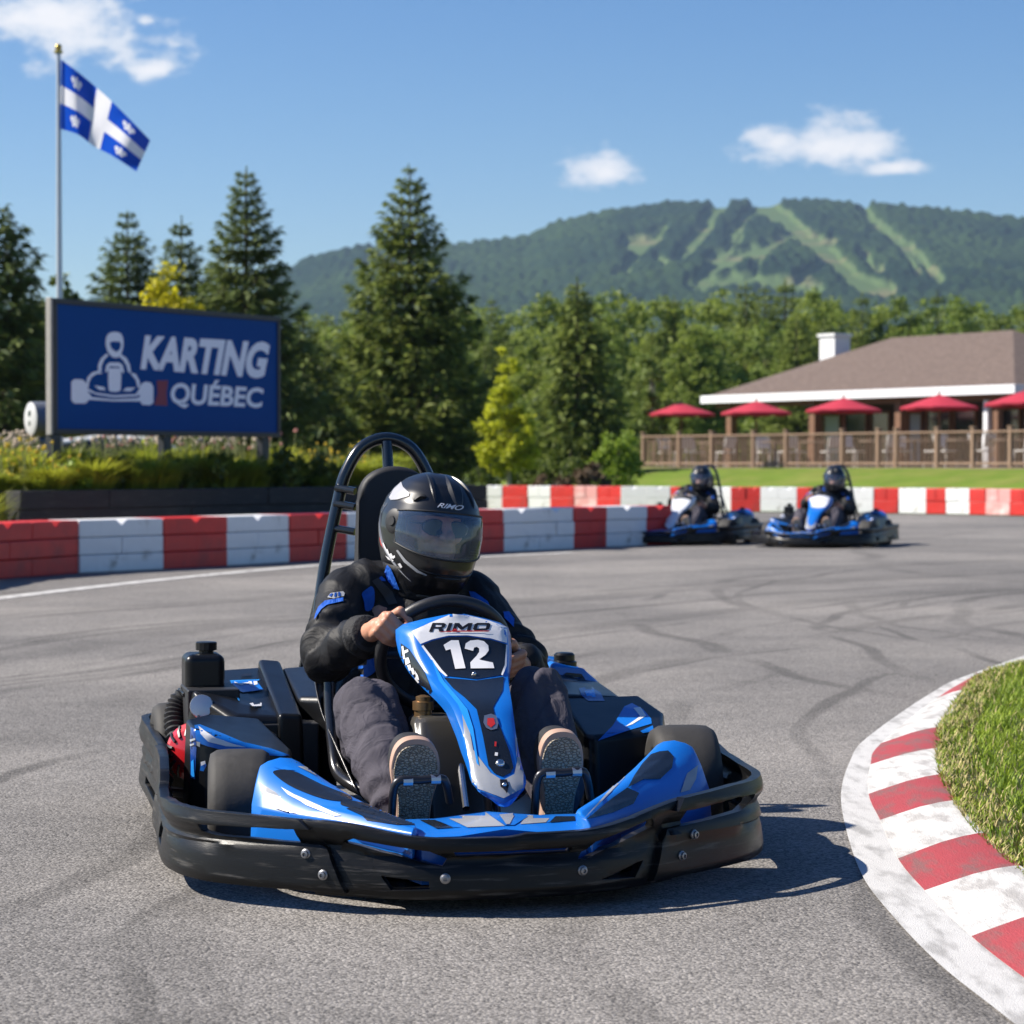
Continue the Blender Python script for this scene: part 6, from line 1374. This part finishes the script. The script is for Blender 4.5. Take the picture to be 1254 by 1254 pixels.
decal(zz([(372, 752), (402, 736), (470, 800), (498, 860), (455, 868), (420, 812)]), JV, 'harness_strap', 'strap_web', jo, off=.003)
decal(zz([(406, 738), (418, 728), (434, 742), (440, 752), (420, 752)]), JV, 'trim', 'blue_cloth', jo, off=.003)
decal(zz(smooth2([(322, 812), (350, 788), (372, 776), (384, 800), (384, 850), (376, 884), (340, 894), (332, 850)])), JV, 'chest_panel', 'blue_cloth', jo, off=.003)
decal(zz([(120, 876), (150, 848), (236, 832), (236, 850), (160, 868), (134, 888), (100, 936), (104, 915)]), JV, 'sleeve_stripe', 'blue_cloth', jo, off=.003)
decal(zz([(162, 832), (178, 812), (236, 803), (243, 812), (240, 826), (190, 838)]), JV, 'sleeve_badge', 'kart_grey', jo, off=.003)
for lp in ([(170, 826), (182, 814), (190, 816), (180, 832)], [(196, 812), (206, 810), (202, 830), (194, 832)], [(212, 810), (222, 808), (224, 828), (212, 830)]): decal(zz(lp), JV, 'sleeve_script', 'kart_blue_dark', jo, off=.0042)
decal(zz([(840, 800), (870, 806), (930, 850), (945, 880), (900, 856), (850, 826)]), JV, 'trim', 'blue_cloth', jo, off=.003)
decal(zz([(1004, 902), (1030, 900), (1056, 935), (1052, 972), (1030, 950), (1008, 930)]), JV, 'sleeve_stripe', 'blue_cloth', jo, off=.003)
decal(zz(smooth2([(336, 1070), (366, 1050), (384, 1110), (396, 1180), (340, 1216), (310, 1190)])), JV, 'trim', 'blue_cloth', jo, off=.003)

tr = MB(); tr.ell(HIP + V((0, 0, 0)), (.185, .15, .115), 24, 16)
for k, kn, an in ((-1, KNL, ANL), (1, KNR, ANR)):
    tr.cap(HIP + V((k * .10, -.01, -.005)), .098, kn, .076); tr.cap(kn, .076, kn.lerp(an, .5), .078); tr.cap(kn.lerp(an, .45), .078, kn.lerp(an, .90), .067); tr.ell(kn + V((0, -.005, .004)), .078)
tsegs = [(HIP, KNL, .8), (KNL, ANL, .9), (HIP, KNR, .8), (KNR, ANR, .9)]
to = organic(tr, 'trousers', 'trouser_cloth', pers, .0065, 7, .5, lambda c, n: wrinkle(c, n, tsegs, .0085))

# shoes: soles square to the camera, toes up against the pedals
def shoe(px, py_top, wdpx, an, k):
    top = K(px, py_top, 'v', -.245); hw = wdpx / FPX * (top.y + KY) / 2 * 1.02; hx = top.x; z1 = top.z; z0 = .085; fy0, fy1 = -.175, -.245; H = z1 - z0
    def P(q, z_): t = (z_ - z0) / H; return V((hx + q, fy0 + (fy1 - fy0) * t, z_))
    ol = []
    for q, z_ in ((-.60, .02), (-.72, .12), (-.70, .30), (-.78, .48), (-.96, .64), (-1.0, .76), (-.86, .90), (-.52, .98), (0, 1.0), (.50, .97), (.84, .88), (.98, .74), (.94, .60), (.76, .44), (.70, .28), (.72, .12), (.60, .02), (0, -.01)): ol.append(P(q * hw * (1 if k < 0 else 1), z0 + H * z_))
    ol = spline(ol, 4, True); fw = V((0, -H, fy1 - fy0)).normalized(); fw = V((0, fw.y, fw.z))
    nrm = V((0, -(z1 - z0), -(fy0 - fy1))).normalized(); cen = sum(ol, V()) / len(ol)
    r0 = [cen + (p - cen) * .9 - nrm * .085 for p in ol]; r1 = [cen + (p - cen) * 1.0 - nrm * .03 for p in ol]
    u = MB(); u.loft([[an.lerp(p, .35) + V((0, .02, .02)) for p in r0], r0, r1], caps=True); s = u.build('shoe', 'shoe_upper', pers, 60)
    m = MB(); m.loft([[cen + (p - cen) * 1.0 - nrm * .032 for p in ol], [cen + (p - cen) * 1.03 - nrm * .022 for p in ol], [cen + (p - cen) * 1.03 + nrm * .000 for p in ol], [cen + (p - cen) * .95 + nrm * .004 for p in ol]], caps=True); m.build('midsole', 'shoe_tan', s, 40)
    m = MB(); m.loft([[cen + (p - cen) * .94 + nrm * .0035 for p in ol], [cen + (p - cen) * .92 + nrm * .0075 for p in ol]], caps=True); m.build('sole', 'shoe_tread', s, 40)
shoe(511, 907, 58, ANL, -1); shoe(690, 898, 54, ANR, 1)

# helmet shell with an eye opening, visor, vents
HT = [(-.168, .072, .100, .085), (-.160, .085, .122, .100), (-.14, .098, .142, .112), (-.115, .110, .156, .124), (-.085, .122, .164, .138), (-.05, .132, .164, .152), (0, .1385, .158, .162), (.04, .137, .150, .162), (.08, .125, .134, .148), (.11, .106, .112, .126), (.135, .080, .085, .096), (.152, .050, .052, .060), (.161, .022, .022, .026), (.1635, .002, .002, .002)]
def hsec(z):
    for (a, w1, f1, b1), (c, w2, f2, b2) in zip(HT, HT[1:]):
        if z <= c: t = (z - a) / (c - a); return (w1 + (w2 - w1) * t, f1 + (f2 - f1) * t, b1 + (b2 - b1) * t)
    return HT[-1][1:]
def hpt(az, z, off=0.0):
    """az 0 = straight ahead"""
    w_, f, bk = hsec(z); ca, sa = cos(az), sin(az); d = f if ca > 0 else bk; e = .86
    x = w_ * .93 * math.copysign(abs(sa) ** e, sa); y = -d * math.copysign(abs(ca) ** e, ca); p = V((x, y, z))
    return HC + HR @ (p + V((sa * off, -ca * off, 0)))
zs = [-.168 + .3315 * (i / 66) for i in range(67)]
nA = 120
def opening(az, z, m=0.0):
    a = abs(az); lim = RAD(66) + m * .6; zt = .054 + m - .010 * (a / lim) ** 2; zb = -.050 - m + .024 * (a / lim) ** 2
    return a < lim and zb < z < zt
b = MB(); vs = [hpt(-pi + 2 * pi * i / nA, z) for z in zs for i in range(nA)]; fs = []
for j in range(66):
    for i in range(nA):
        az = -pi + 2 * pi * (i + .5) / nA; z = (zs[j] + zs[j + 1]) / 2
        if not opening(az, z): fs.append((j * nA + i, j * nA + (i + 1) % nA, (j + 1) * nA + (i + 1) % nA, (j + 1) * nA + i))
b.add(vs, fs); ho_ = b.build('helmet', 'helmet_shell', pers, 180); q = ho_.modifiers.new('s', 'SOLIDIFY'); q.thickness, q.offset = .022, -1
bm = bmesh.new(); bm.from_mesh(ho_.data); bmesh.ops.delete(bm, geom=[v for v in bm.verts if not v.link_faces], context='VERTS'); bmesh.ops.recalc_face_normals(bm, faces=bm.faces)
# rounded lip round the opening: smooth the boundary ring of the eye port
bd = [v for v in bm.verts if any(len(e.link_faces) == 1 for e in v.link_edges)]
for _ in range(6): bmesh.ops.smooth_vert(bm, verts=[v for v in bd if (HR.inverted() @ (v.co - HC)).z > -.15], factor=.5, use_axis_x=True, use_axis_y=True, use_axis_z=True)
bm.to_mesh(ho_.data); bm.free(); bake(ho_); ho_.data.polygons.foreach_set('use_smooth', [True] * len(ho_.data.polygons)); ho_.data.set_sharp_from_angle(angle=RAD(50))
b = MB(); vs = []; fs = []; na, nz = 60, 12
for j in range(nz + 1):
    for i in range(na + 1):
        az = RAD(-74) + RAD(148) * i / na; k = abs(az) / RAD(74); zt = .064 - .012 * k ** 2; zb = -.058 + .028 * k ** 2; vs.append(hpt(az, zb + (zt - zb) * j / nz, .0035))
for j in range(nz):
    for i in range(na): fs.append((j * (na + 1) + i, j * (na + 1) + i + 1, (j + 1) * (na + 1) + i + 1, (j + 1) * (na + 1) + i))
b.add(vs, fs); vo_ = b.build('visor', 'visor_tint_glare', ho_, 180)
b = MB(); lp = [hpt(RAD(-75) + RAD(150) * i / 60, (.066 - .012 * (abs(-75 + 150 * i / 60) / 75) ** 2), .0035) for i in range(61)] + [hpt(RAD(75) - RAD(150) * i / 60, (-.060 + .028 * (abs(75 - 150 * i / 60) / 75) ** 2), .0035) for i in range(61)]
b.tube(lp, .0028, 6, closed=True); b.build('visor_trim', 'helmet_trim', ho_, 180)
for k in (-1, 1):
    c = hpt(k * RAD(80), .022, -.002); n = (c - (HC + HR @ V((0, 0, .02)))).normalized(); b = MB(); b.lathe([(.030, -.006), (.034, .003), (.028, .007), (.014, .008), (.012, .012), (.004, .012)], c, n, 28); b.build('visor_pivot', 'helmet_trim', ho_, 30)
# spoiler ridges, brow scoop and chin vent
def ridge(pts, w_, h, name, mat='helmet_shell'):
    b = MB(); P = [hpt(a, z, 0) for a, z in pts]; rg = []
    P = spline(P, 4)
    for i, p in enumerate(P):
        t = (P[min(i + 1, len(P) - 1)] - P[max(i - 1, 0)]).normalized(); n = (p - HC).normalized(); s = t.cross(n).normalized(); k = sin(pi * i / (len(P) - 1)) ** .5 * .9 + .1
        rg.append([p - s * w_ * k - n * .004, p - s * w_ * .6 * k + n * h * k, p + s * w_ * .6 * k + n * h * k, p + s * w_ * k - n * .004])
    b.loft(rg); b.build(name, mat, ho_, 40, bevel=.0015)
ridge([(RAD(-24), .088), (RAD(-30), .118), (RAD(-44), .144), (RAD(-90), .157)], .007, .007, 'ridge'); ridge([(RAD(32), .082), (RAD(38), .114), (RAD(52), .142), (RAD(90), .156)], .007, .007, 'ridge'); ridge([(RAD(5), .084), (RAD(6), .112), (RAD(10), .140), (RAD(60), .160)], .024, .007, 'top_vent')
ridge([(RAD(-56), .082), (RAD(-48), .096), (RAD(-38), .098)], .008, .009, 'brow_scoop', 'helmet_trim'); ridge([(RAD(-20), -.108), (RAD(0), -.112), (RAD(20), -.108)], .011, .006, 'chin_vent', 'helmet_trim'); ridge([(RAD(-60), -.085), (RAD(-30), -.098), (RAD(0), -.102), (RAD(30), -.098), (RAD(60), -.085)], .004, .004, 'chin_line')
ridge([(RAD(-100), .065), (RAD(-108), .02), (RAD(-98), -.04), (RAD(-80), -.09), (RAD(-55), -.130)], .004, .004, 'side_line', 'kart_grey')
b = MB(); b.tube([hpt(2 * pi * i / 60, -.166, -.004) for i in range(60)], .011, 8, closed=True); b.build('neck_roll', 'helmet_trim', ho_, 180)
b = MB(); b.ell(HC + HR @ V((0, .03, .02)), (.108, .118, .128), 24, 16, HR); rg = b.build('liner', 'lining', ho_, 180)
bm = bmesh.new(); bm.from_mesh(rg.data); bmesh.ops.delete(bm, geom=[v for v in bm.verts if (HR.inverted() @ (v.co - HC)).y < -.02], context='VERTS'); bm.to_mesh(rg.data); bm.free()
HV = bvh_of(ho_)
decal(zz([(458, 350), (480, 310), (516, 276), (524, 300), (556, 330), (552, 344), (500, 360), (466, 362)]), HV, 'patch', 'helmet_grey', ho_, off=.0018, maxd=.045)
decal(zz([(412, 540), (424, 560), (440, 590), (436, 600), (418, 575)]), HV, 'patch', 'red_ink', ho_, off=.0015)
for lp in ([(424, 570), (432, 566), (452, 610), (444, 612)], [(440, 600), (452, 596), (462, 626), (452, 630)], [(456, 622), (470, 616), (480, 640), (466, 644)], [(472, 632), (486, 626), (488, 636), (478, 644)], [(440, 626), (460, 640), (480, 650), (478, 656), (454, 646)], [(500, 668), (512, 664), (522, 682), (514, 688)]): decal(zz(lp), HV, 'script', 'kart_white', ho_, off=.0018)
lay(quadmap(text2d('RIMO', .01, .4, .12, .95), [(360 + 686 / 3.91875, 520 + 398 / 3.91875), (360 + 808 / 3.91875, 520 + 414 / 3.91875), (360 + 816 / 3.91875, 520 + 390 / 3.91875), (360 + 690 / 3.91875, 520 + 376 / 3.91875)]), HV, 'lettering', 'kart_white', ho_, .0018)
decal(zz([(500, 600), (540, 650), (600, 700), (640, 720), (636, 726), (590, 708), (530, 660), (492, 604)]), HV, 'pinstripe', 'kart_grey', ho_, off=.0016)
for lp in ([(628, 655), (640, 650), (650, 662), (636, 668)], [(690, 684), (740, 688), (744, 700), (696, 698)]): decal(zz(lp), HV, 'vent_slot', 'ink', ho_, off=.0018)
# dark glasses
b = MB()
for k in (-1, 1):
    c = HC + HR @ V((k * .034, -.100, .020)); rg = []
    for sc_, dy in ((1.0, .006), (1.0, -.002), (.9, -.005)): rg.append([c + HR @ V((cos(2 * pi * i / 24) * .034 * sc_, dy + abs(cos(2 * pi * i / 24)) * .008, sin(2 * pi * i / 24) * .023 * sc_)) for i in range(24)])
    b.loft(rg); b.tube([c + HR @ V((k * .034, .006, .006)), c + HR @ V((k * .046, .06, .004))], .003, 6)
b.tube([HC + HR @ V((-.01, -.108, .026)), HC + HR @ V((.01, -.108, .026))], .003, 6); b.build('sunglasses', 'lens_dark', pers, 40)
# ------------------------------------------------------------------ two more karts in the distance (copies with their own nose colours and no lettering)
pmat('nose_white', (0.66, 0.68, 0.72), .35, coat=.3)
def other(px, py, th, klabel, dlabel, white):
    p = gnd(px, py); k = copy_tree(kart, skip=('lettering', 'underline', 'digit', 'side_script', 'script', 'crest', 'mark', 'sticker', 'bolt', 'fastener', 'lug', 'emblem')); k.location = (p.x, p.y, 0); k.rotation_euler.z = th; tag(k, klabel, 'kart')
    d = copy_tree(pers, skip=('lettering', 'script', 'sleeve_script', 'patch', 'pinstripe', 'vent_slot', 'ridge', 'visor_trim', 'chin_line', 'side_line')); d.location = (p.x, p.y, 0); d.rotation_euler.z = th; tag(d, dlabel, 'person')
    for c in k.children:
        if c.name.split('.')[0] in ('roll_hoop', 'headrest_pad'): c.scale.z = .905
        if c.name.startswith('nose_panel'):
            if white: c.data = c.data.copy(); c.data.materials[0] = MATS['nose_white']
            for s in c.children:
                n = s.name.split('.')[0]
                if white and n in ('shield', 'lower_panel', 'graphic', 'header'): s.data = s.data.copy(); s.data.materials[0] = MATS['nose_white' if n != 'header' else 'ink']
                if white and n == 'graphic' and 'kart_blue' in s.data.materials[0].name: s.data = s.data.copy(); s.data.materials[0] = MATS['nose_white']
                if not white and n in ('shield',): s.data = s.data.copy(); s.data.materials[0] = MATS['nose_white']
                if not white and n == 'lower_panel': s.data = s.data.copy(); s.data.materials[0] = MATS['kart_blue']
    return k
other(1000, 669.5, -.36, 'distant blue nosed kart with a white top panel, right of the other distant kart', 'distant driver in black helmet in the blue nosed kart on the right', False)
other(831, 666.5, -.40, 'distant white nosed kart emerging past the end of the near barrier', 'distant driver in black helmet in the white nosed kart at the barrier end', True)
